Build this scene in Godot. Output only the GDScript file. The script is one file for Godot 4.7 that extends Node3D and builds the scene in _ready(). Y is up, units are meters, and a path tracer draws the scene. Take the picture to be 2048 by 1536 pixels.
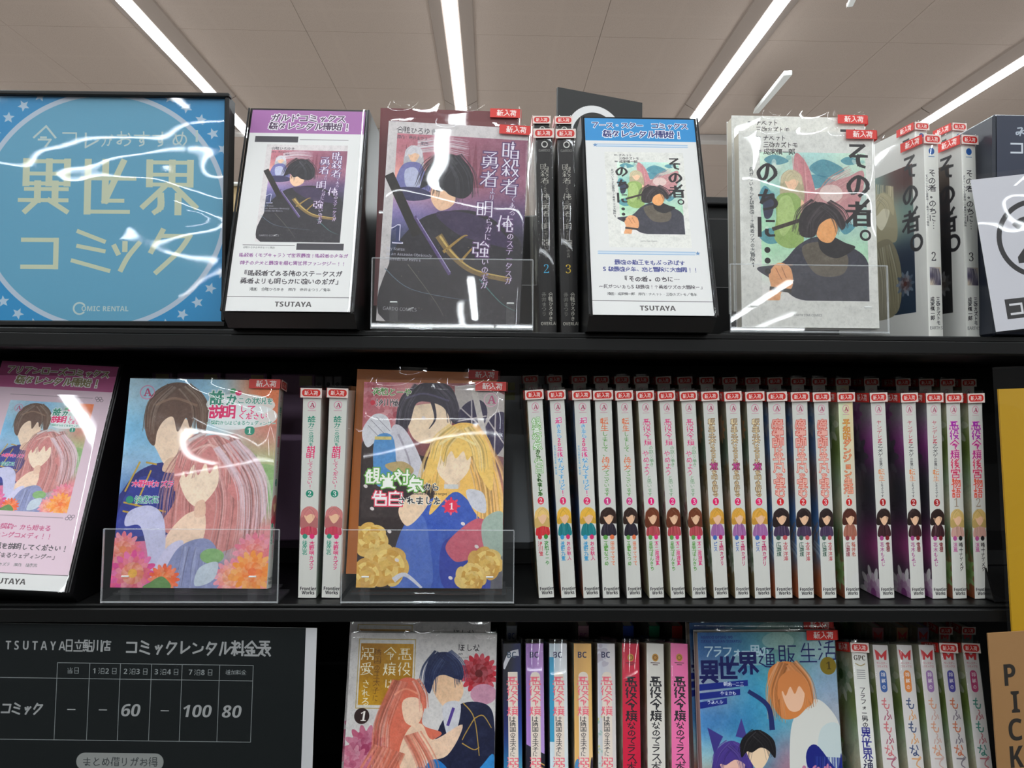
extends Node3D
# A rental-comic shelf seen from an arm's length, lamps on the ceiling above it.

const EYE := Vector3(0, 1.5, 0)
const FOCAL := 1540.0          # pixels of the 2048 x 1536 frame
const CEILING := 3.8           # height of the ceiling
const FRONT := -0.66           # front edges of the shelf boards
const SHELF_A := 1.5493        # tops of the three boards
const SHELF_B := 1.3174
const SHELF_C := 1.0550
var view: Basis
var taken := {}
var M := {}

func _ready():
	rng.seed = 20
	view = Basis(Vector3.UP, deg_to_rad(-1.45)) * Basis(Vector3.RIGHT, deg_to_rad(0.82)) * Basis(Vector3.BACK, deg_to_rad(0.45))
	var cam := Camera3D.new()
	cam.name = "camera"
	add_child(cam)
	cam.transform = Transform3D(view, EYE)
	cam.fov = rad_to_deg(2.0 * atan(768.0 / FOCAL))
	cam.near = 0.02
	cam.far = 60.0
	var env := Environment.new()
	env.background_mode = Environment.BG_COLOR
	env.background_color = Color(0.02, 0.02, 0.02)
	env.tonemap_mode = Environment.TONE_MAPPER_LINEAR
	env.tonemap_exposure = 1.02
	env.sdfgi_enabled = true
	env.ssao_enabled = true
	env.ssil_enabled = true
	var around := WorldEnvironment.new()
	around.name = "surroundings"
	around.environment = env
	add_child(around)
	materials()
	lamps()
	room()
	shelves()
	backdrop()
	printed_matter()
	top_row()
	middle_row()
	bottom_row()
	right_end()

# ---------- helpers ----------
func at(px: float, py: float, z: float) -> Vector3:      # where the sight line through a point of the frame meets the upright plane z metres away
	var d := view * Vector3((px - 1024.0) / FOCAL, -(py - 768.0) / FOCAL, -1.0)
	return EYE + d * (z / -d.z)

func across(px: float, z: float, y: float) -> Vector3:   # the point at height y, z metres away, that stands in the column px
	var py := 790.0 - (y - EYE.y) / z * FOCAL
	for i in 3:
		py += (at(px, py, z).y - y) / z * FOCAL
	return at(px, py, z)

func numbered(called: String) -> String:
	var n: int = taken.get(called, 0)
	taken[called] = n + 1
	return called if n == 0 else "%s_%03d" % [called, n]

func tag(o: Node, label: String, category: String, group := ""):
	o.set_meta("label", label)
	o.set_meta("category", category)
	if group:
		o.set_meta("group", group)

func thing(called: String, label: String, category: String, where := Transform3D(), group := "") -> Node3D:
	var o := Node3D.new()
	o.name = numbered(called)
	add_child(o)
	o.transform = where
	tag(o, label, category, group)
	return o

func part(parent: Node, called: String, mesh: Mesh, m: Material = null) -> MeshInstance3D:
	var o := MeshInstance3D.new()
	o.name = called
	o.mesh = mesh
	if m:
		o.material_override = m
	parent.add_child(o, true)
	return o

func structure(called: String, mesh: Mesh, m: Material) -> MeshInstance3D:
	var o := part(self, called, mesh, m)
	o.set_meta("kind", "structure")
	return o

func paint(c: Color, rough := 0.6, spec := 0.5) -> StandardMaterial3D:
	var m := StandardMaterial3D.new()
	m.albedo_color = c
	m.roughness = rough
	m.metallic_specular = spec
	return m

func clear(alpha := 0.03, rough := 0.03) -> StandardMaterial3D:
	var m := StandardMaterial3D.new()
	m.transparency = BaseMaterial3D.TRANSPARENCY_ALPHA
	m.albedo_color = Color(0.92, 0.94, 0.95, alpha)
	m.roughness = rough
	m.metallic_specular = 0.43
	m.cull_mode = BaseMaterial3D.CULL_DISABLED
	return m

func printed(t: Texture2D, rough := 0.45) -> StandardMaterial3D:
	var m := StandardMaterial3D.new()
	m.albedo_texture = t
	m.roughness = rough
	m.texture_repeat = false
	return m

func begin() -> SurfaceTool:
	var st := SurfaceTool.new()
	st.begin(Mesh.PRIMITIVE_TRIANGLES)
	return st

func face(st: SurfaceTool, pts: Array, n: Vector3, uvs := []):
	var order := range(pts.size())
	if ((pts[1] - pts[0]) as Vector3).cross(pts[2] - pts[0]).dot(n) > 0.0:
		order.reverse()
	for i in range(1, pts.size() - 1):
		for j in [order[0], order[i], order[i + 1]]:
			st.set_normal(n)
			st.set_uv(uvs[j] if uvs else Vector2.ZERO)
			st.add_vertex(pts[j])

func box(st: SurfaceTool, c: Vector3, s: Vector3, b := 0.0):   # a box with chamfered edges
	var h := s / 2.0
	for ax in 3:
		var u := (ax + 1) % 3
		var v := (ax + 2) % 3
		for sg in [-1.0, 1.0]:
			var pts := []
			for k in [[-1, -1], [1, -1], [1, 1], [-1, 1]]:
				var p := Vector3.ZERO
				p[ax] = sg * h[ax]
				p[u] = k[0] * (h[u] - b)
				p[v] = k[1] * (h[v] - b)
				pts.append(c + p)
			var n := Vector3.ZERO
			n[ax] = sg
			face(st, pts, n)
		if b > 0.0:
			for su in [-1.0, 1.0]:
				for sv in [-1.0, 1.0]:
					var pts := []
					for k in [[0, -1], [1, -1], [1, 1], [0, 1]]:
						var p := Vector3.ZERO
						p[ax] = k[1] * (h[ax] - b)
						p[u] = su * (h[u] - (b if k[0] == 1 else 0.0))
						p[v] = sv * (h[v] - (b if k[0] == 0 else 0.0))
						pts.append(c + p)
					var n := Vector3.ZERO
					n[u] = su
					n[v] = sv
					face(st, pts, n.normalized())
	if b > 0.0:
		for k in 8:
			var sg := Vector3(1 if k & 1 else -1, 1 if k & 2 else -1, 1 if k & 4 else -1)
			var a := sg * (h - Vector3(b, b, b))
			face(st, [c + a + Vector3(sg.x * b, 0, 0), c + a + Vector3(0, sg.y * b, 0), c + a + Vector3(0, 0, sg.z * b)], sg.normalized())

func slab(c: Vector3, s: Vector3, b := 0.0) -> ArrayMesh:
	var st := begin()
	box(st, c, s, b)
	return st.commit()

func extruded(profile: Array, x0: float, x1: float) -> ArrayMesh:   # a (z, y) outline, clockwise or not, stretched along x
	var st := begin()
	var n := profile.size()
	var mid := Vector2.ZERO
	for p in profile:
		mid += p / n
	for i in n:
		var a: Vector2 = profile[i]
		var b: Vector2 = profile[(i + 1) % n]
		var d := (b - a).orthogonal().normalized()
		if d.dot((a + b) / 2.0 - mid) < 0.0:
			d = -d
		face(st, [Vector3(x0, a.y, a.x), Vector3(x1, a.y, a.x), Vector3(x1, b.y, b.x), Vector3(x0, b.y, b.x)], Vector3(0, d.y, d.x))
	for x in [x0, x1]:
		var pts := []
		for p in profile:
			pts.append(Vector3(x, p.y, p.x))
		face(st, pts, Vector3(signf(x - (x0 + x1) / 2.0), 0, 0))
	return st.commit()

func leaflet(w: float, h: float, t: float, front: Material, rest: Material, area := Rect2(0, 0, 1, 1)) -> ArrayMesh:   # a printed sheet or card, its foot at the origin, its print facing +z
	var st := begin()
	var a := area.position
	var b := area.end
	face(st, [Vector3(-w / 2, h, 0), Vector3(w / 2, h, 0), Vector3(w / 2, 0, 0), Vector3(-w / 2, 0, 0)], Vector3.BACK, [a, Vector2(b.x, a.y), b, Vector2(a.x, b.y)])
	var mesh := st.commit()
	mesh.surface_set_material(0, front)
	var other := begin()
	face(other, [Vector3(-w / 2, h, -t), Vector3(w / 2, h, -t), Vector3(w / 2, 0, -t), Vector3(-w / 2, 0, -t)], Vector3.FORWARD)
	for s in [-1.0, 1.0]:
		face(other, [Vector3(s * w / 2, h, 0), Vector3(s * w / 2, h, -t), Vector3(s * w / 2, 0, -t), Vector3(s * w / 2, 0, 0)], Vector3(s, 0, 0))
		var y := h if s > 0 else 0.0
		face(other, [Vector3(-w / 2, y, 0), Vector3(w / 2, y, 0), Vector3(w / 2, y, -t), Vector3(-w / 2, y, -t)], Vector3(0, s, 0))
	other.commit(mesh)
	mesh.surface_set_material(1, rest)
	return mesh

func posed(foot: Vector3, tilt := 0.0, lean := 0.0, turn := 0.0) -> Transform3D:   # tilt: anticlockwise in the shelf's plane; lean: the top away; turn: about the upright; degrees
	return Transform3D(Basis(Vector3.BACK, deg_to_rad(tilt)) * Basis(Vector3.RIGHT, deg_to_rad(-lean)) * Basis(Vector3.UP, deg_to_rad(turn)), foot)

# A clear film round the front, the spine and the back of a booklet; waves and ridges (height share, width, depth) bend its front.
func film(w: float, h: float, t: float, wave: float, ridges: Array, fine: bool, over := 0.004, seed := 0) -> ArrayMesh:
	var gap := 0.0008
	var path := []           # [x, z, outward x, outward z]
	var nx := 20 if fine else 4
	for i in nx + 1:
		path.append([lerpf(-w / 2 + 0.002, w / 2 - 0.0015, i / float(nx)), gap, 0.0, 1.0])
	for i in range(1, 4):
		var a := PI / 2 * i / 4.0
		path.append([w / 2 - 0.0015 + sin(a) * (0.0015 + gap), -0.0015 + cos(a) * (0.0015 + gap), sin(a), cos(a)])
	for i in 3:
		path.append([w / 2 + gap, lerpf(-0.0015, -t + 0.0015, i / 2.0), 1.0, 0.0])
	for i in range(1, 4):
		var a := PI / 2 * i / 4.0
		path.append([w / 2 - 0.0015 + cos(a) * (0.0015 + gap), -t + 0.0015 - sin(a) * (0.0015 + gap), cos(a), -sin(a)])
	path.append([w / 2 - 0.004, -t - gap, 0.0, -1.0])
	path.append([-w / 2 + 0.002, -t - gap, 0.0, -1.0])
	var ny := 36 if fine else 10
	var r := RandomNumberGenerator.new()
	r.seed = 77 + seed
	var ph := [r.randf() * TAU, r.randf() * TAU, r.randf() * TAU, r.randf() * TAU]
	var st := begin()
	st.set_smooth_group(0)
	var grid := []
	for j in ny + 1:
		var y := lerpf(-0.0004, h + over, j / float(ny))
		var row := []
		for i in path.size():
			var q: Array = path[i]
			var s: float = q[0] / 0.03
			var out := wave * (0.5 + 0.28 * sin(y / 0.021 + ph[0] + 0.6 * s) + 0.14 * sin(y / 0.0085 + ph[1] - s) + 0.2 * sin(s * 1.4 + ph[2] + y / 0.06))
			if q[3] > 0.99:
				for k in ridges:
					var c: float = k[0] * h + (k[3] if k.size() > 3 else 0.0) * q[0] + (k[4] if k.size() > 4 else 0.0) * q[0] * q[0]
					out += k[2] * exp(-((y - c) / k[1]) ** 2) * smoothstep(0.0, 0.012, w / 2 - absf(q[0]))
			if y > h:
				out += (y - h) * 0.25 * sin(s * 3.0 + ph[3])
			row.append(Vector3(q[0] + q[2] * out, y, q[1] + q[3] * out))
		grid.append(row)
	for j in ny:
		for i in path.size() - 1:
			for p in [grid[j][i], grid[j + 1][i], grid[j + 1][i + 1], grid[j][i], grid[j + 1][i + 1], grid[j][i + 1]]:
				st.add_vertex(p)
	st.index()
	st.generate_normals()
	return st.commit()

# One rental comic. Its foot is at the origin, the front faces +z, the spine is at +x.
# o: w, h, t, front (material), area (part of the front print), spine (material), wrap (colour of the rest), tagged, fine, wave, ridges
func comic(label: String, group: String, where: Transform3D, o: Dictionary) -> Node3D:
	var w: float = o.get("w", 0.128)
	var h: float = o.get("h", 0.182)
	var t: float = o.get("t", 0.0152)
	var b := thing("comic_book", label, "book", where, group)
	var wrap: Material = o.wrap
	part(b, "front_cover", leaflet(w, h, 0.0007, o.front, wrap, o.get("area", Rect2(0, 0, 1, 1))))
	var back := part(b, "back_cover", leaflet(w, h, 0.0007, wrap, wrap))
	back.position.z = -t + 0.0007
	var st := begin()
	for i in 4:                                       # the spine is a little round
		var z0 := -t * i / 4.0
		var z1 := -t * (i + 1) / 4.0
		var x0: float = w / 2 + 0.0004 * (1.0 - pow(absf(i - 2.0) / 2.0, 2.0))
		var x1: float = w / 2 + 0.0004 * (1.0 - pow(absf(i - 1.0) / 2.0, 2.0))
		var u0 := i / 4.0
		var u1 := (i + 1) / 4.0
		face(st, [Vector3(x0, h, z0), Vector3(x1, h, z1), Vector3(x1, 0, z1), Vector3(x0, 0, z0)], Vector3(1, 0, 0.15 * (1.5 - i) / 1.5).normalized(), [Vector2(u0, 0), Vector2(u1, 0), Vector2(u1, 1), Vector2(u0, 1)])
	part(b, "spine", st.commit(), o.spine)
	part(b, "page_block", slab(Vector3(-0.0008, h / 2, -t / 2), Vector3(w - 0.0022, h - 0.003, t - 0.0016)), M.pages)
	part(b, "film_jacket", film(w, h, t, o.get("wave", 0.0005), o.get("ridges", []), o.get("fine", false), o.get("over", 0.004), taken.comic_book), M.film)
	if o.get("tagged", true):
		var ty: float = h - 0.0088 + o.get("tag_up", 0.002)
		var l := Node3D.new()
		l.name = "new_arrival_label"
		b.add_child(l)
		var lf := part(l, "front_strip", leaflet(0.0278, 0.0084, 0.0003, M.tag_front, M.red))
		lf.position = Vector3(w / 2 - 0.0125, ty, 0.0021 + o.get("wave", 0.0005))
		var ls := part(l, "spine_strip", leaflet(t + 0.0030, 0.0084, 0.0003, M.tag_spine, M.red))
		ls.transform = Transform3D(Basis(Vector3.UP, PI / 2), Vector3(w / 2 + 0.0021 + o.get("wave", 0.0005), ty, -t / 2 + 0.0003))
	return b

func reclined(px: float, py: float, w: float, t: float, tilt: float, h := 0.182) -> Transform3D:   # a spine-out comic leaning back on the slanted rest; its spine's head stands in that column and row
	var p := posed(Vector3.ZERO, tilt, 16.0, -90.0)
	p.origin = at(px, py, 0.70) - p.basis.y * h - p.basis * Vector3(w / 2, 0, -t / 2)
	return p

func spine_out(foot: Vector3, w: float, t: float, tilt := 0.0, turn := 0.0) -> Transform3D:   # foot: the middle of the spine's foot
	foot.y += (t / 2.0 + 0.001) * absf(sin(deg_to_rad(tilt))) + 0.0006
	var p := posed(foot, tilt, 0.0, -90.0 + turn)
	p.origin = foot - p.basis * Vector3(w / 2, 0, -t / 2)
	return p

# ---------- brush lettering: strokes on a 0..9 grid (x right, y down); "~" is a curve; a sign and four digits is that sign set into a box ----------
const STROKES := {
	# frames used inside other signs
	"Q": "0090 9099 0009 0999", "H": "0090 9099 0009 0999 0595", "D": "0090 9099 0009 0999 0595 5059", "M": "0090 9099 0009 0999 0393 0696",
	"゛": "7182 8091", "゜": "~7080827270",
	# katakana
	"ア": "118164 ~554739", "イ": "~723517 5459", "ウ": "4042 1523 2383 ~838659", "エ": "2272 4248 1888", "オ": "1383 6168 ~634618",
	"カ": "13736858 ~413619", "ガ": "カ0099 ゛0099", "キ": "1373 0676 4059", "ク": "~312315 3282 ~826529", "グ": "ク0099 ゛0099", "ケ": "~311315 2484 ~544729", "ゲ": "ケ0099 ゛0099",
	"コ": "128288 1888", "サ": "0383 3136 ~616649", "シ": "1132 0425 ~196682", "ジ": "シ0099 ゛0099", "ス": "1272 ~724619 5589", "ズ": "ス0099 ゛0099",
	"タ": "~312315 3282 ~826529 3556", "ダ": "タ0099 ゛0099", "ツ": "1224 4143 ~815539", "ッ": "ツ2389", "テ": "2171 0484 ~544739", "デ": "テ0099 ゛0099", "ト": "3139 3475", "ド": "ト0099 ゛0099",
	"ナ": "0484 ~514629", "ハ": "~322508 ~624588", "バ": "ハ0099 ゛0099", "ヒ": "~212738 3888 ~814324", "ビ": "ヒ0099 ゛0099", "フ": "1282 ~826629", "ブ": "フ0099 ゛0099", "ファ": "", "ホ": "0484 4149 ~352618 ~566788", "ボ": "ホ0099 ゛0099",
	"ミ": "2173 2475 1789", "メ": "~724619 2478", "モ": "1272 0585 424888", "ヤ": "0483 ~837466 3149", "ャ": "ヤ2389", "ヨ": "128288 1585 1888", "ョ": "ヨ2389", "ユ": "2272 7268 0888", "ュ": "ユ2389",
	"ラ": "2171 1474 ~746629", "リ": "2126 ~716639", "ル": "~312619 5158 ~588594", "レ": "2128 ~287584", "ロ": "Q1188", "ワ": "151282 ~826639", "ン": "1233 ~187684",
	"ァ": "ア2389", "ィ": "イ2389", "ェ": "エ2389", "ォ": "オ2389", "ー": "1585", "｜": "5159", "～": "~1634557485", "、": "1638", "。": "~2736473827", "・": "4545", "…": "1515 4545 7575", "︙": "5151 5555 5959", "!": "5156 5959", "?": "~2342627355 5656 5959", "／": "8019", "(": "~705579", ")": "~205529", "『": "5080 5056 7277", "』": "1949 4943", "“": "5364 7283", "”": "1524 3344", "：": "4343 4747", "—": "2575", "☆": "4166 6605 0585 8526 2641", "×": "2277 7227", "゠": "",
	# hiragana
	"あ": "1373 4148 ~64381826558769", "い": "~12163846 7286", "う": "3162 ~1453756739", "え": "3162 2464 6419 ~36566989", "お": "1363 ~3137281755867859 7284", "か": "~1363746858 ~413619 7284", "が": "か0099 ゛0099", "き": "1373 1575 ~315267 ~26283969",
	"く": "712579", "け": "1218 4383 ~717749", "げ": "け0099 ゛0099", "こ": "2272 ~16283888", "ご": "こ0099 ゛0099", "さ": "1474 ~415376 ~27284969", "ざ": "さ0099 ゛0099", "し": "~31375987", "じ": "し0099 ゛0099", "す": "0383 ~5155473645565839", "ず": "す0099 ゛0099",
	"せ": "0484 616657 ~21273888", "そ": "217125 2585 ~85555879", "た": "1363 ~413619 5585 ~46584988", "だ": "た0099 ゛0099", "ち": "1373 4126 ~2664867839", "つ": "~0452847738", "っ": "つ2389", "て": "0282 ~82544779", "で": "て0099 ゛0099", "と": "3144 ~7235274988", "ど": "と0099 ゛0099",
	"な": "0344 ~312517 7184 ~656849385789", "に": "1118 4272 ~46475878", "の": "~5247281542738659", "は": "1118 4383 ~616759385789", "ば": "は0099 ゛0099", "ひ": "~1242253858757295", "ふ": "4152 ~53456749 2619 7588", "ぶ": "ふ0099 ゛0099", "ほ": "1118 4282 4585 ~626759385789", "ぼ": "ほ0099 ゛0099", "ぽ": "ほ0099 ゜0099",
	"ま": "1383 1686 ~515749385889", "み": "~22623718165698 ~745649", "む": "1353 ~313627162537497987 7284", "め": "~223658 ~6156281633738669", "も": "~4136497986 1353 1656", "や": "~0553847656 ~213549 5163", "ゆ": "1118 ~1642737647 ~515739", "よ": "5383 ~515749276789", "ょ": "よ2389",
	"ら": "4152 2226 ~2655867939", "り": "2126 ~616739", "る": "217116 ~16548669385767", "れ": "3139 ~033316 ~1754646798", "ろ": "217116 ~1654876939", "を": "1272 ~41265456 ~8456385989", "ん": "4119 ~193546587996",
	# radicals
	"亻": "~903606 5359", "彳": "7013 8316 5559", "氵": "2062 0454 0986", "忄": "5059 0306 8285", "扌": "0383 5059 5929 0685", "阝": "0009 0090 9053 ~539756", "ネ": "4053 0282 8206 4549 4577", "艹": "0191 3032 6062", "辶": "1022 0424 2407 ~07284999",
	"門": "0009 0040 4044 0444 0242 5090 5054 5494 5292 9099", "開": "門0099 2575 2777 4549 6569", "糸": "5022 2253 7016 1686 5559 3618 6688", "言": "5051 0292 2373 2575 Q2689", "立": "5052 1292 3447 7467 0999", "殳": "3032 ~321415 3070 7073 7393 又1599", "又": "1181 ~815519 ~215599",
	"隹": "~402304 2229 6051 2292 2595 2999 6269", "弓": "0181 8184 0484 0407 0787 ~878969", "虫": "1181 8185 1115 1585 5058 0989 7899", "斤": "8021 ~210609 2494 6469", "禾": "7021 0393 5059 5307 5397", "火": "1334 8375 ~505509 5599", "心": "0408 ~3138489896 5053 8095", "見": "M1076 ~364709 6669 6999 9997", "貝": "M1077 3709 6799", "走": "1181 5058 0494 5686 3638 3609 3899", "車": "1191 H1266 0797 5059", "青": "1181 2272 0494 5054 月2499", "鳥": "5032 M2176 2128 2898 9889 0919 4939 6979",
	# kanji
	"一": "0595", "二": "1272 0888", "三": "1181 2575 0999", "日": "H2089", "田": "D1188", "中": "Q1286 5059", "大": "0393 ~504609 5399", "太": "大0099 4658", "人": "~504609 5499", "入": "3050 ~505509 5399", "木": "0393 5059 5308 5398", "女": "~314588 ~714609 0494", "子": "2171 7143 434929 0494", "王": "1080 1575 0999 5059", "玉": "王0099 6677", "力": "0393 ~938868 ~403619",
	"今": "5005 5095 3555 2676 7659", "異": "D1084 1585 3437 6467 0787 3719 5789", "世": "0393 1019 1989 4047 7047 4777", "界": "D1084 4408 5498 ~363829 6669", "続": "糸0049 4191 6153 5383 4645 4595 9596 ~666849 8589 8999", "々": "~312315 3272 ~725538 4567", "始": "女0049 6053 5393 8094 Q5589",
	"暗": "H0138 音4099", "音": "立0045 H1589", "殺": "4004 1044 木0449 殳5099", "者": "1272 4144 0494 8008 H3589", "最": "H1083 0494 1419 4449 1646 1848 0949 又5599", "強": "弓0039 6042 4292 7193 虫4499", "俺": "亻0029 大3095 H4486 6469 6999 9897", "勇": "1080 8052 3253 D1386 力0699", "明": "H0138 月4099", "月": "~101708 1080 8089 8969 1383 1686",
	"少": "5056 ~322515 7284 ~844619", "年": "3013 2282 2527 2585 0797 5259", "神": "ネ0049 H5197 7079", "掴": "扌0039 国4099", "国": "Q0099 2272 2575 1787 5257", "画": "0191 D2267 5162 0309 0999 9399", "漫": "氵0029 H4083 Q3496 又4799", "原": "1191 ~110609 H3286 5659 3728 7798", "作": "亻0029 5033 4292 6269 6595 6898", "赤": "1181 5054 0494 ~443719 6469 2516 7596", "井": "0393 0696 ~303619 7079",
	"合": "5004 5094 3464 Q2589", "鴨": "H0036 2029 鳥4099", "東": "0191 H1276 5059 5609 5699", "西": "0191 Q0399 4146 4616 6165 6585", "龍": "立0044 月0549 6053 5393 9396 5696 5659 5999 7797", "飛": "1050 5055 5597 6143 7284 0444 2409 5459 2529", "級": "糸0049 5191 ~615849 8173 7393 ~938749 6499", "恋": "5051 0292 3225 6265 1324 8395 心0599", "冒": "H0083 M1499", "険": "阝0029 6033 6093 4474 Q4586 6549 6699",
	"奮": "0292 ~502314 5294 隹3265 D1599", "闘": "門0099 2555 Q2647 2848 6588 7479 7969", "気": "3014 2090 2373 1575 ~757899 4619 1648", "成": "1292 ~121609 1545 4548 4828 ~506899 9896 8469 7081", "家": "5051 0301 0191 9193 2373 5306 ~435649 4609 5518 8447 5599", "慎": "忄0029 3191 6152 M4286 3797 5849 7899", "郎": "2032 H0145 0109 0946 2658 阝6099", "弥": "弓0039 6043 5393 9384 7379 7959 5548 8597",
	"誰": "言0049 隹4099", "状": "3039 0124 0835 大4099 8092", "況": "氵0029 Q4085 ~554739 7579 7999 9997", "説": "言0049 5062 9082 Q5295 ~656749 8589 8999 9997", "野": "D0045 2029 0747 0949 5090 9072 6173 5494 9485 7479 7959", "咲": "Q0236 5162 9082 4393 4595 7349 7599", "徒": "彳0029 走3099", "然": "2003 2050 5006 大4076 8092 0819 3839 5859 8899", "花": "0191 3032 6062 ~332606 2529 5358 5898 9896 8455",
	"夜": "5051 0191 ~322506 2429 6246 6393 ~934629 5599 5667", "愁": "4010 0242 2025 2205 2244 7044 7294 5152 9182 心0599", "沙": "氵0029 少3099", "川": "~101609 5058 9099", "蛍": "1022 4051 8072 0304 0393 9394 虫2499", "観": "隹0149 見5099", "賞": "5052 1122 8172 0304 0393 9394 Q3364 貝1599", "対": "2031 0242 4206 0249 5393 8089 8969 6567", "象": "3013 2262 6233 Q1385 ~453606 ~453759 5949 4709 6599", "告": "2013 1282 5054 0494 Q2599", "白": "5041 H1199",
	"起": "走0059 5090 9094 5494 5458 5898 9896", "後": "彳0029 6042 4263 8044 4484 6446 6686 8649 5699", "秋": "禾0049 火4099", "遠": "辶0099 4181 6053 3393 Q4475 6538 6688", "九": "0373 ~403709 7378 7898 9896", "重": "8011 0292 H1376 5159 1787 0999", "転": "車0049 5090 4393 6448 4888 8699", "生": "3014 2383 1686 0999 5059", "侍": "亻0029 4181 6053 3393 3696 8489 8969 5567",
	"取": "0151 1119 4149 1343 1646 0849 又5199", "巻": "2132 7162 1383 0595 4308 5398 3666 6668 3868 3639 3989", "思": "D1085 心0599", "悪": "1181 Q2264 3135 6165 0595 心0699", "役": "彳0029 殳3099", "令": "5004 5094 3454 2575 7567 5559", "嬢": "女0039 6061 4191 4393 4595 4797 5357 8387 6749 6799", "星": "H2084 3515 2685 1787 0999 5559", "窓": "5051 0301 0191 9193 3224 6274 4434 3363 心0599",
	"不": "0191 ~513508 5059 6488", "理": "王0139 D4095 7079 4797 4999", "夏": "0191 M2267 3617 3777 7709 3599", "岡": "0009 0090 9099 2132 7162 2373 5357 2527 7577 2777", "旗": "2022 0242 ~212609 2444 4438 6042 5191 4393 5359 8389 5565 5767 4999", "叩": "Q0136 5159 5191 9197 9777", "折": "扌0039 斤4099", "魔": "5051 1191 ~110609 2353 4225 4265 6393 8265 8295 H3588 4829 6869 6999", "導": "1022 0323 2305 ~052595 4052 7061 3292 M4395 0696 6569 6949 2738", "師": "3011 Q0134 Q0549 0109 5090 5257 5292 9297 7079",
	"平": "1080 2134 7164 0595 5059", "凡": "~101609 1080 8088 8899 9997 3455", "望": "2031 0141 0104 0444 月5094 王1599", "洋": "氵0029 4152 8171 3292 4484 3696 6269", "海": "氵0029 5033 4191 Q4388 3696 6368", "広": "5051 1191 ~110609 5338 3888 7699", "瀬": "氵0019 2252 Q2354 3039 3529 3559 6090 M6297 7859 8899", "煉": "火0039 東4099", "和": "禾0059 Q6298", "的": "2011 H0149 6042 5292 9298 9879 6577", "活": "氵0029 8041 3393 6056 Q4699", "稲": "禾0049 8051 5263 7274 D5599",
	"系": "8011 糸0199", "乙": "1181 8116 ~16189897", "雪": "1181 0403 0393 9394 5055 2434 6474 2686 8689 2989 2787", "狸": "4012 ~114829 4307 D4095 7079 4797 4999", "宮": "5051 0301 0191 9193 Q2364 Q1689 5566", "物": "1013 1242 2029 0644 5043 5292 9298 9878 6346 8349", "語": "言0039 5090 6063 5282 8284 4494 Q5689", "晴": "H0137 青4099", "涼": "氵0029 6061 3191 Q4385 6569 4648 8698", "風": "~101609 1080 8088 8899 9997 3272 虫2378", "響": "糸0044 阝6094 H3054 音1599",
	"鮎": "2002 1040 D0246 0819 2838 4849 6064 6292 Q5599", "店": "5051 1191 ~110609 5255 5383 Q3688", "料": "0122 4132 2029 0444 2408 2448 5162 5364 4797 8089", "金": "5004 5094 2464 1676 0999 5459 2738 7767", "表": "1080 2272 0494 5054 4409 3538 3859 5499 8567", "当": "5054 1123 8173 1585 8589 1989 1787", "泊": "氵0029 7061 H4199", "追": "辶0099 7051 Q4184 Q4587", "加": "力0059 Q6298", "借": "亻0029 3191 3393 4043 7073 H4589", "得": "彳0029 H4084 3595 3797 8589 8969 5768",
	"隣": "阝0029 4151 8171 3292 6064 6234 6284 4535 4565 6538 7595 8589 7797", "溺": "氵0019 弓2059 弓6099 2536 6576", "愛": "7011 1122 4143 7163 0304 0393 9394 心1466 4618 4676 ~765809 3599", "飼": "3003 3053 1343 H1346 1619 1649 3648 5090 9099 9979 5272 Q5487", "朝": "0141 2029 H0246 0747 月5099", "倉": "5004 5094 H3365 ~242709 Q3699", "通": "辶0099 4080 8062 M4388 6368", "販": "M0037 1709 3749 5090 ~515649 5484 8459 5599", "男": "D1085 力0499", "新": "立0044 木0449 斤5099", "荷": "0191 3032 6062 ~332606 2529 4393 8389 8969 Q4567",
	"約": "糸0049 6042 5292 9298 9879 6577", "契": "0141 0343 2005 5090 9085 6065 大0599", "悠": "亻0036 4136 6043 4384 8345 心0699", "間": "門0099 H3589", "戦": "1122 4132 D0347 2029 0747 ~506899 9896 8469 4393",
	"わ": "3139 ~033316 ~1744758749", "学": "1022 4041 8072 0403 0393 9394 2565 6547 474929 0696", "長": "2080 2026 2272 2474 0696 3639 3957 5699", "夢": "0191 3032 6062 Q1274 3234 6264 0504 0494 9495 ~453728 4676 ~765829 5667", "話": "言0049 9061 5393 7155 Q5689", "十": "0595 5059", "様": "木0039 5162 9182 4292 4484 3596 7259 6547 7598",
}

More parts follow.
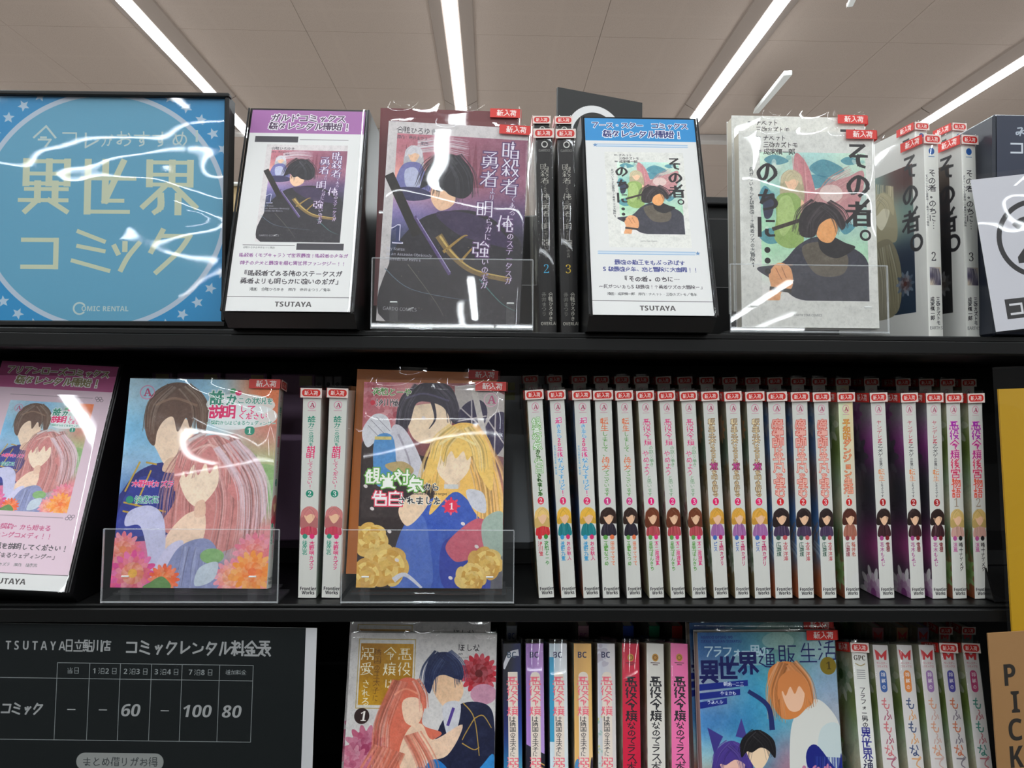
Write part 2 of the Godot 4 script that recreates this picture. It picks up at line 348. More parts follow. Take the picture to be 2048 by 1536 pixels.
# ---------- print: a canvas that is drawn at twice its size and halved, in its own units ----------
class Canvas:
	var img: Image
	var w: int
	var h: int
	var k := 2.0
	var host
	func _init(owner, width: int, height: int, back: Color):
		host = owner
		w = width
		h = height
		img = Image.create(int(w * k), int(h * k), false, Image.FORMAT_RGBA8)
		img.fill(back)
	func tex() -> ImageTexture:
		img.resize(w, h, Image.INTERPOLATE_BILINEAR)
		return ImageTexture.create_from_image(img)
	func wash(corners: Array, area := Rect2(0, 0, -1, -1)):   # a smooth wash from a small grid of colours (rows of colours)
		if area.size.x < 0:
			area = Rect2(0, 0, w, h)
		var small := Image.create(corners[0].size(), corners.size(), false, Image.FORMAT_RGBA8)
		for y in corners.size():
			for x in corners[0].size():
				small.set_pixel(x, y, corners[y][x])
		small.resize(int(area.size.x * k), int(area.size.y * k), Image.INTERPOLATE_CUBIC)
		img.blit_rect(small, Rect2i(0, 0, small.get_width(), small.get_height()), Vector2i(area.position * k))
	func rect(x: float, y: float, ww: float, hh: float, c: Color):
		poly(PackedVector2Array([Vector2(x, y), Vector2(x + ww, y), Vector2(x + ww, y + hh), Vector2(x, y + hh)]), c)
	func poly(pts: PackedVector2Array, c: Color):
		var n := pts.size()
		var lo := INF
		var hi := -INF
		for p in pts:
			lo = minf(lo, p.y)
			hi = maxf(hi, p.y)
		var y0 := maxi(0, int(floor(lo * k)))
		var y1 := mini(img.get_height() - 1, int(ceil(hi * k)))
		var row: Image
		if c.a < 0.999:
			row = Image.create(img.get_width(), 1, false, Image.FORMAT_RGBA8)
			row.fill(c)
		for y in range(y0, y1 + 1):
			var yc := (y + 0.5) / k
			var xs: Array[float] = []
			var a := pts[n - 1]
			for b in pts:
				if (a.y <= yc) != (b.y <= yc):
					xs.append(a.x + (yc - a.y) / (b.y - a.y) * (b.x - a.x))
				a = b
			if xs.size() > 2:
				xs.sort()
			elif xs.size() == 2 and xs[0] > xs[1]:
				xs = [xs[1], xs[0]]
			for i in range(0, xs.size() - 1, 2):
				var xa := maxi(0, int(round(xs[i] * k)))
				var xb := mini(img.get_width(), int(round(xs[i + 1] * k)))
				if xb > xa:
					if row:
						img.blend_rect(row, Rect2i(0, 0, xb - xa, 1), Vector2i(xa, y))
					else:
						img.fill_rect(Rect2i(xa, y, xb - xa, 1), c)
	func blob(pts: Array, c: Color, off := Vector2.ZERO, size := Vector2.ONE):   # a smooth closed outline through the points
		var out := PackedVector2Array()
		var n := pts.size()
		for i in n:
			var p0: Vector2 = pts[(i + n - 1) % n]
			var p1: Vector2 = pts[i]
			var p2: Vector2 = pts[(i + 1) % n]
			var p3: Vector2 = pts[(i + 2) % n]
			for s in 6:
				out.append(p1.cubic_interpolate(p2, p0, p3, s / 6.0) * size + off)
		poly(out, c)
	func oval(x: float, y: float, rx: float, ry: float, c: Color, turn := 0.0):
		var out := PackedVector2Array()
		for i in 28:
			out.append(Vector2(x, y) + Vector2(cos(TAU * i / 28.0) * rx, sin(TAU * i / 28.0) * ry).rotated(turn))
		poly(out, c)
	func ring(x: float, y: float, r: float, t: float, c: Color, n := 72):
		for i in n:
			line([Vector2(x, y) + Vector2.from_angle(TAU * i / n) * r, Vector2(x, y) + Vector2.from_angle(TAU * (i + 1) / n) * r], t, c)
	func star(x: float, y: float, r: float, c: Color, turn := 0.0):
		var out := PackedVector2Array()
		for i in 10:
			out.append(Vector2(x, y) + Vector2.from_angle(-PI / 2 + turn + TAU * i / 10.0) * (r if i % 2 == 0 else r * 0.45))
		poly(out, c)
	func pill(x: float, y: float, ww: float, hh: float, r: float, c: Color):
		rect(x + r, y, ww - 2 * r, hh, c)
		rect(x, y + r, ww, hh - 2 * r, c)
		for cx in [x + r, x + ww - r]:
			for cy in [y + r, y + hh - r]:
				oval(cx, cy, r, r, c)
	func line(pts: Array, t: float, c: Color, cap := 0.0, serif := 0.0):
		for i in pts.size() - 1:
			var a: Vector2 = pts[i]
			var b: Vector2 = pts[i + 1]
			var d := b - a
			if d.length() < 1e-4:
				rect(a.x - t * 0.6, a.y - t * 0.6, t * 1.2, t * 1.2, c)
				continue
			d = d.normalized()
			var tt := t * (1.0 - serif * absf(d.x) ** 2)
			var m := d.orthogonal() * tt / 2.0
			var e := d * (cap if cap > 0.0 else tt * 0.45)
			poly(PackedVector2Array([a - e + m, b + e + m, b + e - m, a - e - m]), c)
	func sweep(pts: Array, t0: float, t1: float, c: Color):   # a curved tapering brush mark
		var path: Array = host.smooth(pts, 5)
		var left := PackedVector2Array()
		var right := PackedVector2Array()
		for i in path.size():
			var d: Vector2 = (path[mini(i + 1, path.size() - 1)] - path[maxi(i - 1, 0)]).normalized().orthogonal()
			var f := i / float(path.size() - 1)
			var t := lerpf(t0, t1, f) * 0.5
			left.append(path[i] + d * t)
			right.append(path[i] - d * t)
		right.reverse()
		left.append_array(right)
		poly(left, c)
	func flower(x: float, y: float, r: float, petal: Color, heart: Color, n := 16):
		for layer in 3:
			var q := petal.lerp(heart, layer * 0.28)
			for i in n:
				var a := TAU * (i + 0.5 * layer) / n
				oval(x + cos(a) * r * (0.62 - 0.17 * layer), y + sin(a) * r * (0.62 - 0.17 * layer), r * (0.42 - 0.1 * layer), r * 0.15, q.lerp(Color.WHITE, 0.12 * (i % 3)), a)
		oval(x, y, r * 0.2, r * 0.2, heart)
	func strands(from: Vector2, to: Vector2, spread: float, bend: float, n: int, t: float, c: Color, vary := 0.15):
		for i in n * 2:
			var f: float = host.rng.randf() - 0.5
			var g: float = host.rng.randf() - 0.5
			var d := (to - from).normalized().orthogonal()
			var a := from + d * spread * f * 0.75
			var b := to + d * spread * f + (to - from) * 0.12 * g
			var q := c.lerp(Color.WHITE if i % 2 else Color.BLACK, vary * host.rng.randf())
			q.a = 0.55 * c.a
			sweep([a, (a + b) / 2.0 + d * (bend + g * spread * 0.12), b], t * 0.55, t * 0.15, q)
	func grain(amount: float):       # the uneven tone of a painted picture: soft and fine mottling
		for cell in [22, 60, 150]:
			var sm := Image.create(cell, int(cell * 1.4), false, Image.FORMAT_RGBA8)
			for y in sm.get_height():
				for x in cell:
					var v: float = host.rng.randf()
					sm.set_pixel(x, y, Color(v, v * 0.98, v * 0.95, amount * absf(v - 0.5) * 2.0))
			sm.resize(img.get_width(), img.get_height(), Image.INTERPOLATE_CUBIC)
			img.blend_rect(sm, Rect2i(0, 0, sm.get_width(), sm.get_height()), Vector2i.ZERO)
	func text(s: String, x: float, y: float, size: float, c: Color, o := {}):
		# x, y: the top left of the first sign. o: v (vertical), t (stroke weight), gap, shear, edge (outline colour), et (outline width), serif, sx (width factor), font
		var step: float = size * o.get("gap", 1.0)
		if o.has("edge"):
			var e: Dictionary = o.duplicate()
			e.erase("edge")
			e.t = o.get("t", 0.1) + o.get("et", 0.12)
			e.serif = 0.0
			text(s, x, y, size, o.edge, e)
		var sx: float = size * o.get("sx", 1.0)
		for ch in s:
			if ch != " ":
				sign_at(ch, x, y, sx, size, c, o)
			if o.get("v", false):
				y += step
			else:
				x += step * o.get("sx", 1.0)
	func sign_at(ch: String, x: float, y: float, sx: float, sy: float, c: Color, o: Dictionary):
		if not host.STROKES.has(ch):
			if ch.unicode_at(0) > 126:
				print("no strokes for ", ch)
				return
			latin(ch, x + sx * 0.12, y + sy * 0.08, sy * 0.84, c, o)
			return
		var lean: float = o.get("shear", 0.0)
		for stroke in host.glyph(ch):
			var pts := []
			for p in stroke:
				pts.append(Vector2(x + (0.06 + p.x * 0.88) * sx + lean * (1.0 - p.y) * sy, y + (0.06 + p.y * 0.88) * sy))
			line(pts, o.get("t", 0.1) * sy, c, 0.0, o.get("serif", 0.0))
	func latin(s: String, x: float, y: float, size: float, c: Color, o := {}):   # Latin letters from the font; size is the cap height
		var lean: float = o.get("shear", 0.0)
		for tri in host.letters(s, o.get("font", "Droid Sans"), o.get("bold", true)):
			var pts := PackedVector2Array()
			for p in tri:
				pts.append(Vector2(x + p.x * size * o.get("sx", 1.0) + lean * (1.0 - p.y) * size, y + p.y * size))
			poly(pts, c)

var rng := RandomNumberGenerator.new()
var signs := {}
var latin_cache := {}

func smooth(pts: Array, steps: int) -> Array:
	var out := []
	for i in pts.size() - 1:
		var p0: Vector2 = pts[maxi(i - 1, 0)]
		var p3: Vector2 = pts[mini(i + 2, pts.size() - 1)]
		for s in steps:
			out.append((pts[i] as Vector2).cubic_interpolate(pts[i + 1], p0, p3, s / float(steps)))
	out.append(pts[-1])
	return out

func glyph(ch: String) -> Array:
	if signs.has(ch):
		return signs[ch]
	var out := []
	for token in (STROKES[ch] as String).split(" ", false):
		var head := token[0]
		if head == "~" or head.is_valid_int():
			var digits := token.trim_prefix("~")
			if digits.length() % 2:
				print("odd stroke in ", ch, " ", token)
			var pts := []
			for i in range(0, digits.length() - 1, 2):
				pts.append(Vector2(digits[i].to_int(), digits[i + 1].to_int()) / 9.0)
			out.append(smooth(pts, 4) if head == "~" else pts)
		else:
			if not STROKES.has(head) or token.length() != 5:
				print("bad part in ", ch, " ", token)
				continue
			var a := Vector2(token[1].to_int(), token[2].to_int()) / 9.0
			var b := Vector2(token[3].to_int(), token[4].to_int()) / 9.0
			for stroke in glyph(head):
				var pts := []
				for p in stroke:
					pts.append(a + p * (b - a))
				out.append(pts)
	signs[ch] = out
	return out

func letters(s: String, font: String, bold: bool) -> Array:
	var key := s + font + str(bold)
	if latin_cache.has(key):
		return latin_cache[key]
	var f := SystemFont.new()
	f.font_names = PackedStringArray([font])
	f.font_weight = 700 if bold else 400
	var t := TextMesh.new()
	t.text = s
	t.font = f
	t.font_size = 64
	t.depth = 0.0
	t.pixel_size = 1.0 / 46.0
	t.curve_step = 3.0
	t.horizontal_alignment = HORIZONTAL_ALIGNMENT_LEFT
	t.vertical_alignment = VERTICAL_ALIGNMENT_TOP
	var arr := t.surface_get_arrays(0)
	var v: PackedVector3Array = arr[Mesh.ARRAY_VERTEX]
	var ix = arr[Mesh.ARRAY_INDEX]
	var low := INF
	var left := INF
	var top := -INF
	for p in v:
		left = minf(left, p.x)
		top = maxf(top, p.y)
		low = minf(low, p.y)
	var base := top
	var out := []
	var m: int = ix.size() if ix != null else v.size()
	for i in range(0, m - 2, 3):
		var tri := []
		for j in 3:
			var p: Vector3 = v[ix[i + j]] if ix != null else v[i + j]
			tri.append(Vector2(p.x - left, base - p.y))
		out.append(tri)
	latin_cache[key] = out
	return out

# ---------- materials ----------
func materials():
	M.black = paint(Color(0.055, 0.056, 0.055), 0.45, 0.4)
	M.black_gloss = paint(Color(0.05, 0.052, 0.056), 0.32, 0.4)
	M.pages = paint(Color(0.83, 0.80, 0.73), 0.9)
	M.red = paint(Color(0.80, 0.13, 0.10), 0.45)
	M.white = paint(Color(0.86, 0.87, 0.86), 0.55)
	M.film = clear(0.006, 0.03)
	M.acrylic = clear(0.015, 0.02)
	M.acrylic_edge = clear(0.22, 0.12)  # milkier than the pane: the brightness of lit rims put into the colour
	M.ceiling = plaster(Color(0.655, 0.595, 0.555))
	M.wall = paint(Color(0.70, 0.68, 0.665), 0.85)
	M.floor = paint(Color(0.74, 0.73, 0.715), 0.45)
	M.lamp_body = paint(Color(0.60, 0.545, 0.51), 0.5)
	var glow := StandardMaterial3D.new()
	glow.albedo_color = Color(0.95, 0.95, 0.95)
	glow.emission_enabled = true
	glow.emission = Color(0.965, 0.985, 1.0)
	glow.emission_energy_multiplier = 12.0
	M.glow = glow

func plaster(c: Color) -> StandardMaterial3D:     # perforated ceiling board: fine dark specks
	var n := FastNoiseLite.new()
	n.seed = 4
	n.noise_type = FastNoiseLite.TYPE_SIMPLEX
	n.frequency = 0.22
	n.fractal_octaves = 2
	var ramp := Gradient.new()
	ramp.offsets = PackedFloat32Array([0.0, 0.18, 0.3, 1.0])
	ramp.colors = PackedColorArray([Color(0.72, 0.71, 0.70), Color(0.93, 0.93, 0.93), Color(1, 1, 1), Color(1, 1, 1)])
	var t := NoiseTexture2D.new()
	t.width = 512
	t.height = 512
	t.seamless = true
	t.noise = n
	t.color_ramp = ramp
	var m := paint(c, 0.95)
	m.albedo_texture = t
	m.uv1_triplanar = true
	m.uv1_world_triplanar = true
	m.uv1_scale = Vector3(1.4, 1.4, 1.4)
	return m

# ---------- lamps: long batten fittings in rows, and one row across the aisle ----------
const LAMP_ENERGY := 2.05
func lamps():
	var proto: Node3D
	var n := 0
	for spec in lamp_spots():
		var o: Node3D
		if proto == null:
			proto = batten()
			o = proto
		else:
			o = proto.duplicate()
			o.name = numbered("ceiling_lamp")
			add_child(o)
		o.transform = spec[0]
		tag(o, spec[1], "ceiling lamp", "batten lamps on the ceiling")

func lamp_spots() -> Array:
	var out := []
	var rows := [-5.87, -4.0, -2.13, -0.264, 1.62, 3.5, 5.37]
	var row_words := ["the far left row", "the second row from the left", "the row at the upper left of the picture", "the row over the middle of the shelf", "the row right of the middle", "the row at the upper right", "the far right row"]
	var step_words := ["farthest", "second", "third", "fourth", "fifth", "sixth", "seventh", "last"]
	for r in rows.size():
		for k in 8:
			if k == 6 or k > 6 and absf(rows[r]) > 4.5:       # no lamps hang over the cross aisle
				continue
			var z: float = -9.6 + k * 2.42 if k < 6 else 6.25 + (k - 6) * 2.42
			out.append([Transform3D(Basis(), Vector3(rows[r], CEILING, z)), "white batten ceiling lamp, %s along %s" % [step_words[k], row_words[r]]])
	for k in 4:
		out.append([Transform3D(Basis(Vector3.UP, PI / 2), Vector3(-3.6 + k * 2.42, CEILING, 4.55)), "white batten ceiling lamp crossing the aisle behind, number %s from the left" % ["one", "two", "three", "four"][k]])
	for k in 4:
		out.append([Transform3D(Basis(Vector3.UP, PI / 2), Vector3(-3.6 + k * 2.42, CEILING, 10.4)), "white batten ceiling lamp crossing the far end behind, number %s from the left" % ["one", "two", "three", "four"][k]])
	return out

func batten() -> Node3D:
	var o := Node3D.new()
	o.name = numbered("ceiling_lamp")
	add_child(o)
	var st := begin()
	var prof := [Vector2(-0.13, 0.0), Vector2(-0.125, -0.012), Vector2(-0.05, -0.055), Vector2(0.05, -0.055), Vector2(0.125, -0.012), Vector2(0.13, 0.0)]
	for i in prof.size() - 1:
		var a: Vector2 = prof[i]
		var b: Vector2 = prof[i + 1]
		var d := (b - a).orthogonal().normalized()
		if d.y > 0:
			d = -d
		face(st, [Vector3(a.x, a.y, -1.205), Vector3(b.x, b.y, -1.205), Vector3(b.x, b.y, 1.205), Vector3(a.x, a.y, 1.205)], Vector3(d.x, d.y, 0))
	for z in [-1.205, 1.205]:
		var pts := []
		for p in prof:
			pts.append(Vector3(p.x, p.y, z))
		face(st, pts, Vector3(0, 0, signf(z)))
	part(o, "housing", st.commit(), M.lamp_body)
	var tube := begin()
	var ring := []
	for i in 11:
		var a := PI * i / 10.0
		ring.append(Vector2(-cos(a) * 0.041, -0.056 - sin(a) * 0.026))
	for i in 10:
		var a: Vector2 = ring[i]
		var b: Vector2 = ring[i + 1]
		var d := ((a + b) / 2.0 - Vector2(0, -0.05)).normalized()
		face(tube, [Vector3(a.x, a.y, -1.195), Vector3(b.x, b.y, -1.195), Vector3(b.x, b.y, 1.195), Vector3(a.x, a.y, 1.195)], Vector3(d.x, d.y, 0))
	for z in [-1.195, 1.195]:
		var pts := []
		for p in ring:
			pts.append(Vector3(p.x, p.y, z))
		face(tube, pts, Vector3(0, 0, signf(z)))
	part(o, "light_tube", tube.commit(), M.glow)
	var l := AreaLight3D.new()
	l.name = "tube_light"
	l.area_size = Vector2(0.08, 2.38)
	l.light_color = Color(0.955, 0.985, 1.0)
	l.light_energy = LAMP_ENERGY
	l.area_range = 20.0
	l.shadow_enabled = true
	l.transform = Transform3D(Basis(Vector3.RIGHT, -PI / 2), Vector3(0, -0.084, 0))
	o.add_child(l)
	return o

# ---------- the room ----------
func room():
	structure("floor", slab(Vector3(0, -0.05, 0.5), Vector3(18.4, 0.1, 24.4)), M.floor)
	var c := structure("ceiling", slab(Vector3(0, CEILING + 0.08, 0.5), Vector3(18.4, 0.1, 24.4)), M.wall)
	var board := slab(Vector3.ZERO, Vector3(0.9335, 0.03, 0.8985), 0.002)     # ceiling boards laid with fine joints where the picture shows them
	for i in range(-5, 5):
		for j in 9:
			var o := part(c, "ceiling_board", board, M.ceiling)
			o.position = Vector3(0.67 + (i + 0.5) * 0.935, CEILING + 0.015, -2.19 - (j + 0.5) * 0.9)
	for q in [[Vector3(-6.604, 0, -6.24), Vector3(5.19, 0.03, 8.1)], [Vector3(7.272, 0, -6.24), Vector3(3.856, 0.03, 8.1)], [Vector3(0, 0, 5.255), Vector3(18.4, 0.03, 14.89)], [Vector3(0, 0, -11.0), Vector3(18.4, 0.03, 1.42)]]:
		var o := part(c, "ceiling_field", slab(q[0], q[1]), M.ceiling)
		o.position.y = CEILING + 0.015
	structure("wall_left", slab(Vector3(-9.2, CEILING / 2, 0.5), Vector3(0.2, CEILING + 0.2, 24.4)), M.wall)
	structure("wall_right", slab(Vector3(9.2, CEILING / 2, 0.5), Vector3(0.2, CEILING + 0.2, 24.4)), M.wall)
	structure("wall_back", slab(Vector3(0, CEILING / 2, -11.7), Vector3(18.4, CEILING + 0.2, 0.2)), M.wall)
	structure("wall_front", slab(Vector3(0, CEILING / 2, 12.7), Vector3(18.4, CEILING + 0.2, 0.2)), M.wall)
	structure("trim_1", slab(Vector3(0, CEILING - 0.03, -6.72), Vector3(18.2, 0.06, 0.10), 0.004), M.wall)

func rail(called: String, label: String, category: String, a: Vector3, b: Vector3, s: Vector2):
	var o := thing(called, label, category, Transform3D(Basis.looking_at((b - a).normalized(), Vector3.UP), (a + b) / 2.0))
	part(o, "bar", slab(Vector3.ZERO, Vector3(s.x, s.y, a.distance_to(b)), 0.004), M.white)
	part(o, "end_cap", slab(Vector3(0, 0, -a.distance_to(b) / 2.0), Vector3(s.x * 1.15, s.y * 1.15, 0.02), 0.003), M.lamp_body)

func backdrop():
	rail("ceiling_rail", "slim white rail hanging below the ceiling right of the centre", "rail", at(1576, 146, 4.6), at(1508, 228, 6.3), Vector2(0.05, 0.03))
	rail("white_pipe", "thin white pipe running under the ceiling beyond the beam", "pipe", at(1455, 290, 7.4), at(1405, 352, 9.0), Vector2(0.09, 0.09))
	rail("ceiling_rail", "short white rail cut by the top edge of the picture, upper right", "rail", at(1708, -8, 3.6), at(1700, 10, 3.9), Vector2(0.03, 0.02))
	# the black sign with a white ring that looks over the shelf
	var k := Canvas.new(self, 400, 520, Color(0.085, 0.09, 0.085))
	k.ring(176, 190, 126, 28, Color(0.9, 0.9, 0.9))
	var p := at(1114, 430, 1.5)
	var sign_t := Transform3D(Basis(Vector3.UP, deg_to_rad(22.0)), p)
	var o := thing("ring_sign", "black board with a white ring rising behind the shelf at the centre", "sign", sign_t)
	var mesh := leaflet(0.195, 0.252, 0.006, printed(k.tex(), 0.5), M.black)
	var q := part(o, "board", mesh)
	q.position = Vector3(0.0975, 0, 0)
	q = part(o, "post", slab(Vector3(0.0975, -0.58, -0.012), Vector3(0.03, 1.2, 0.012), 0.002), M.black)
	# the wooden bookcase and the black bookcase behind
	var wood := grained(Color(0.74, 0.64, 0.46))
	var wp := at(461, 372, 3.6)
	var bc := thing("wooden_bookcase", "light wooden bookcase top seen between the blue sign and the purple-headed display box", "bookcase", Transform3D(Basis(), Vector3(wp.x, 0, -3.6)))
	part(bc, "case", slab(Vector3(0, wp.y / 2, -0.2), Vector3(0.9, wp.y, 0.4), 0.004), wood)
	part(bc, "top_board", slab(Vector3(0, wp.y + 0.006, -0.19), Vector3(0.94, 0.012, 0.44), 0.003), M.white)
	var bp := at(1430, 399, 2.2)
	var bb := thing("black_bookcase", "black bookcase top behind the shelf, right of the blue-headed display box", "bookcase", Transform3D(Basis(), Vector3(bp.x + 0.25, 0, -2.2)))
	part(bb, "case", slab(Vector3(0, bp.y / 2 - 0.01, -0.2), Vector3(0.9, bp.y - 0.02, 0.4), 0.004), M.black)
	part(bb, "top_board", slab(Vector3(0, bp.y - 0.01, -0.19), Vector3(0.93, 0.02, 0.44), 0.003), M.black_gloss)

func grained(c: Color) -> StandardMaterial3D:
	var n := FastNoiseLite.new()
	n.seed = 9
	n.frequency = 0.03
	n.fractal_octaves = 4
	var ramp := Gradient.new()
	ramp.offsets = PackedFloat32Array([0.0, 0.5, 1.0])
	ramp.colors = PackedColorArray([c.darkened(0.25), c, c.lightened(0.15)])
	var t := NoiseTexture2D.new()
	t.width = 256
	t.height = 256
	t.seamless = true
	t.noise = n
	t.color_ramp = ramp
	var m := paint(Color.WHITE, 0.6)
	m.albedo_texture = t
	m.uv1_triplanar = true
	m.uv1_scale = Vector3(6.0, 0.6, 6.0)
	return m

# ---------- the shelving unit ----------
func shelves():
	var left := -0.78
	var right := 0.98
	var wide := right - left
	var mid := (left + right) / 2.0
	var o := thing("comic_shelf", "black shelving unit whose three boards carry the comics and signs", "shelf", Transform3D(Basis(), Vector3(mid, 0, FRONT)))
	part(o, "back_panel", slab(Vector3(0, 0.86, -0.29), Vector3(wide, 1.722, 0.014), 0.002), M.black)
	for y in [SHELF_A, SHELF_B, SHELF_C]:
		part(o, "shelf_board", slab(Vector3(0, y - 0.00575, -0.141), Vector3(wide, 0.0115, 0.282), 0.0015), M.black)
	for y in [SHELF_A, SHELF_B]:
		part(o, "edge_strip", slab(Vector3(0, y - 0.0052, 0.0015), Vector3(wide, 0.0105, 0.002), 0.0005), M.black)
	part(o, "liner", slab(Vector3(0, SHELF_A + 0.0026, -0.142), Vector3(wide, 0.005, 0.278), 0.001), M.black)
	part(o, "liner", slab(Vector3(0, SHELF_B + 0.0014, -0.142), Vector3(wide, 0.003, 0.278), 0.001), M.black)
	part(o, "step", slab(Vector3(0, SHELF_B + 0.0112, -0.2195), Vector3(wide, 0.0164, 0.121), 0.001), M.black)
	part(o, "step", slab(Vector3(0, SHELF_A + 0.0377, -0.2255), Vector3(wide, 0.0650, 0.109), 0.001), M.black)
	for q in [[0.014, 0.166], [0.330, 0.97]]:
		part(o, "slanted_rest", extruded([Vector2(0.012, SHELF_C + 0.0385), Vector2(0.012, SHELF_C + 0.0005), Vector2(-0.118, SHELF_C + 0.0005)], q[0] - mid, q[1] - mid), M.black)
	part(o, "step", slab(Vector3(0, SHELF_C + 0.0052, -0.2285), Vector3(wide, 0.0095, 0.103), 0.001), M.black)
	for s in [-1.0, 1.0]:
		part(o, "side_panel", slab(Vector3(s * (wide / 2 + 0.008), 0.86, -0.15), Vector3(0.016, 1.72, 0.29), 0.002), M.black)
	part(o, "base", slab(Vector3(0, 0.5, -0.145), Vector3(wide, 1.0, 0.276), 0.003), M.black)
	# an unseen bookcase added across the aisle, behind the camera, to keep low light off the lower boards
	var b := thing("added_aisle_bookcase", "unseen black bookcase added across the aisle to shade the lower boards", "bookcase", Transform3D(Basis(), Vector3(0, 0, 0.52)))
	part(b, "back_panel", slab(Vector3(0, 0.76, 0.30), Vector3(7.0, 1.52, 0.02), 0.002), M.black)
	for y in [0.15, 0.50, 0.85, 1.20, 1.51]:
		part(b, "shelf_board", slab(Vector3(0, y, 0.145), Vector3(6.96, 0.02, 0.288), 0.002), M.black)
	for x in [-3.49, -1.75, 0.0, 1.75, 3.49]:
		part(b, "upright", slab(Vector3(x, 0.76, 0.145), Vector3(0.02, 1.52, 0.288), 0.002), M.black)

# ---------- printed matter; the pictures on covers are plain stand-ins: masses of colour without faces ----------
const SKIN := Color(0.93, 0.79, 0.68)
const INK := Color(0.12, 0.11, 0.13)
var art := {}        # finished cover pictures, by name

func v2(a: Array, s := 1.0) -> Array:
	var out := []
	for i in range(0, a.size(), 2):
		out.append(Vector2(a[i], a[i + 1]) * s)
	return out

func head_mass(cv: Canvas, x: float, y: float, r: float, hair: Color, skin := SKIN, long := 0.0, side := 0.0):   # a plain head: a hair mass and a blank skin shape
	if long > 0.0:
		cv.blob([Vector2(x - r * 1.0, y - r * 0.3), Vector2(x, y - r * 1.1), Vector2(x + r * 1.05, y - r * 0.2), Vector2(x + r * (1.2 + side), y + r * long), Vector2(x + r * side, y + r * long * 0.9), Vector2(x - r * (1.1 - side), y + r * long)], hair.darkened(0.12))
	cv.blob([Vector2(x - r * 0.62, y - r * 0.2), Vector2(x + r * 0.62, y - r * 0.2), Vector2(x + r * 0.55, y + r * 0.45), Vector2(x + side * r * 0.3, y + r * 1.0), Vector2(x - r * 0.5, y + r * 0.45)], skin)
	cv.blob([Vector2(x - r * 1.0, y + r * 0.3), Vector2(x - r * 0.95, y - r * 0.6), Vector2(x, y - r * 1.15), Vector2(x + r * 0.95, y - r * 0.6), Vector2(x + r * 1.0, y + r * 0.35), Vector2(x + r * 0.6, y - r * 0.05), Vector2(x + r * 0.15, y - r * 0.2), Vector2(x - r * 0.35, y + r * 0.05), Vector2(x - r * 0.65, y)], hair)
	cv.strands(Vector2(x, y - r * 1.0), Vector2(x - r * 0.8, y + r * 0.2), r * 0.9, -r * 0.2, 7, r * 0.09, hair, 0.3)
	cv.strands(Vector2(x, y - r * 1.0), Vector2(x + r * 0.8, y + r * 0.2), r * 0.9, r * 0.2, 7, r * 0.09, hair, 0.3)

func speckle(cv: Canvas, area: Rect2, n: int, r: float, cols: Array):
	for i in n:
		cv.oval(area.position.x + rng.randf() * area.size.x, area.position.y + rng.randf() * area.size.y, r * (0.4 + rng.randf()), r * (0.3 + 0.7 * rng.randf()), cols[i % cols.size()], rng.randf() * PI)

func mixed(cv: Canvas, pieces: Array, x: float, y: float, o: Dictionary) -> float:   # a vertical line of pieces [text, size, colour, shift]; returns where it ends
	for q in pieces:
		var d := o.duplicate()
		d.v = true
		cv.text(q[0], x - q[1] / 2.0 + (q[3] if q.size() > 3 else 0.0), y, q[1], q[2], d)
		y += q[0].length() * q[1] * o.get("gap", 1.0)
	return y

func keep(called: String, cv: Canvas, rough := 0.4):
	cv.img.adjust_bcs(1.0, 1.12, 1.22)
	art[called] = cv.img.duplicate()
	M[called] = printed(cv.tex(), rough)

func small_copy(cv: Canvas, called: String, x: float, y: float, w: float, h: float):
	var im: Image = art[called].duplicate()
	im.resize(int(w * cv.k), int(h * cv.k), Image.INTERPOLATE_LANCZOS)
	cv.img.blit_rect(im, Rect2i(0, 0, im.get_width(), im.get_height()), Vector2i(Vector2(x, y) * cv.k))

func printed_matter():
	var cv := Canvas.new(self, 208, 64, Color(0.84, 0.17, 0.13))
	cv.text("新入荷", 46, 8, 46, Color(0.97, 0.92, 0.9), {"t": 0.11, "gap": 0.98})
	M.tag_front = printed(cv.tex(), 0.4)
	cv = Canvas.new(self, 144, 64, Color(0.93, 0.86, 0.83))
	cv.pill(10, 9, 124, 46, 20, Color(0.84, 0.17, 0.14))
	cv.text("新入荷", 25, 17, 31, Color(0.97, 0.92, 0.9), {"t": 0.11})
	M.tag_spine = printed(cv.tex(), 0.4)
	cover_dark()
	cover_white()
	cover_wedding()
	cover_orange()
	cover_villain()
	cover_shopping()
	art_swatches()
	M.wrap_white = paint(Color(0.86, 0.86, 0.85), 0.5)
	M.wrap_dark = paint(Color(0.08, 0.075, 0.075), 0.4)
	M.wrap_maroon = paint(Color(0.42, 0.16, 0.18), 0.4)
	M.wrap_orange = paint(Color(0.85, 0.50, 0.20), 0.4)

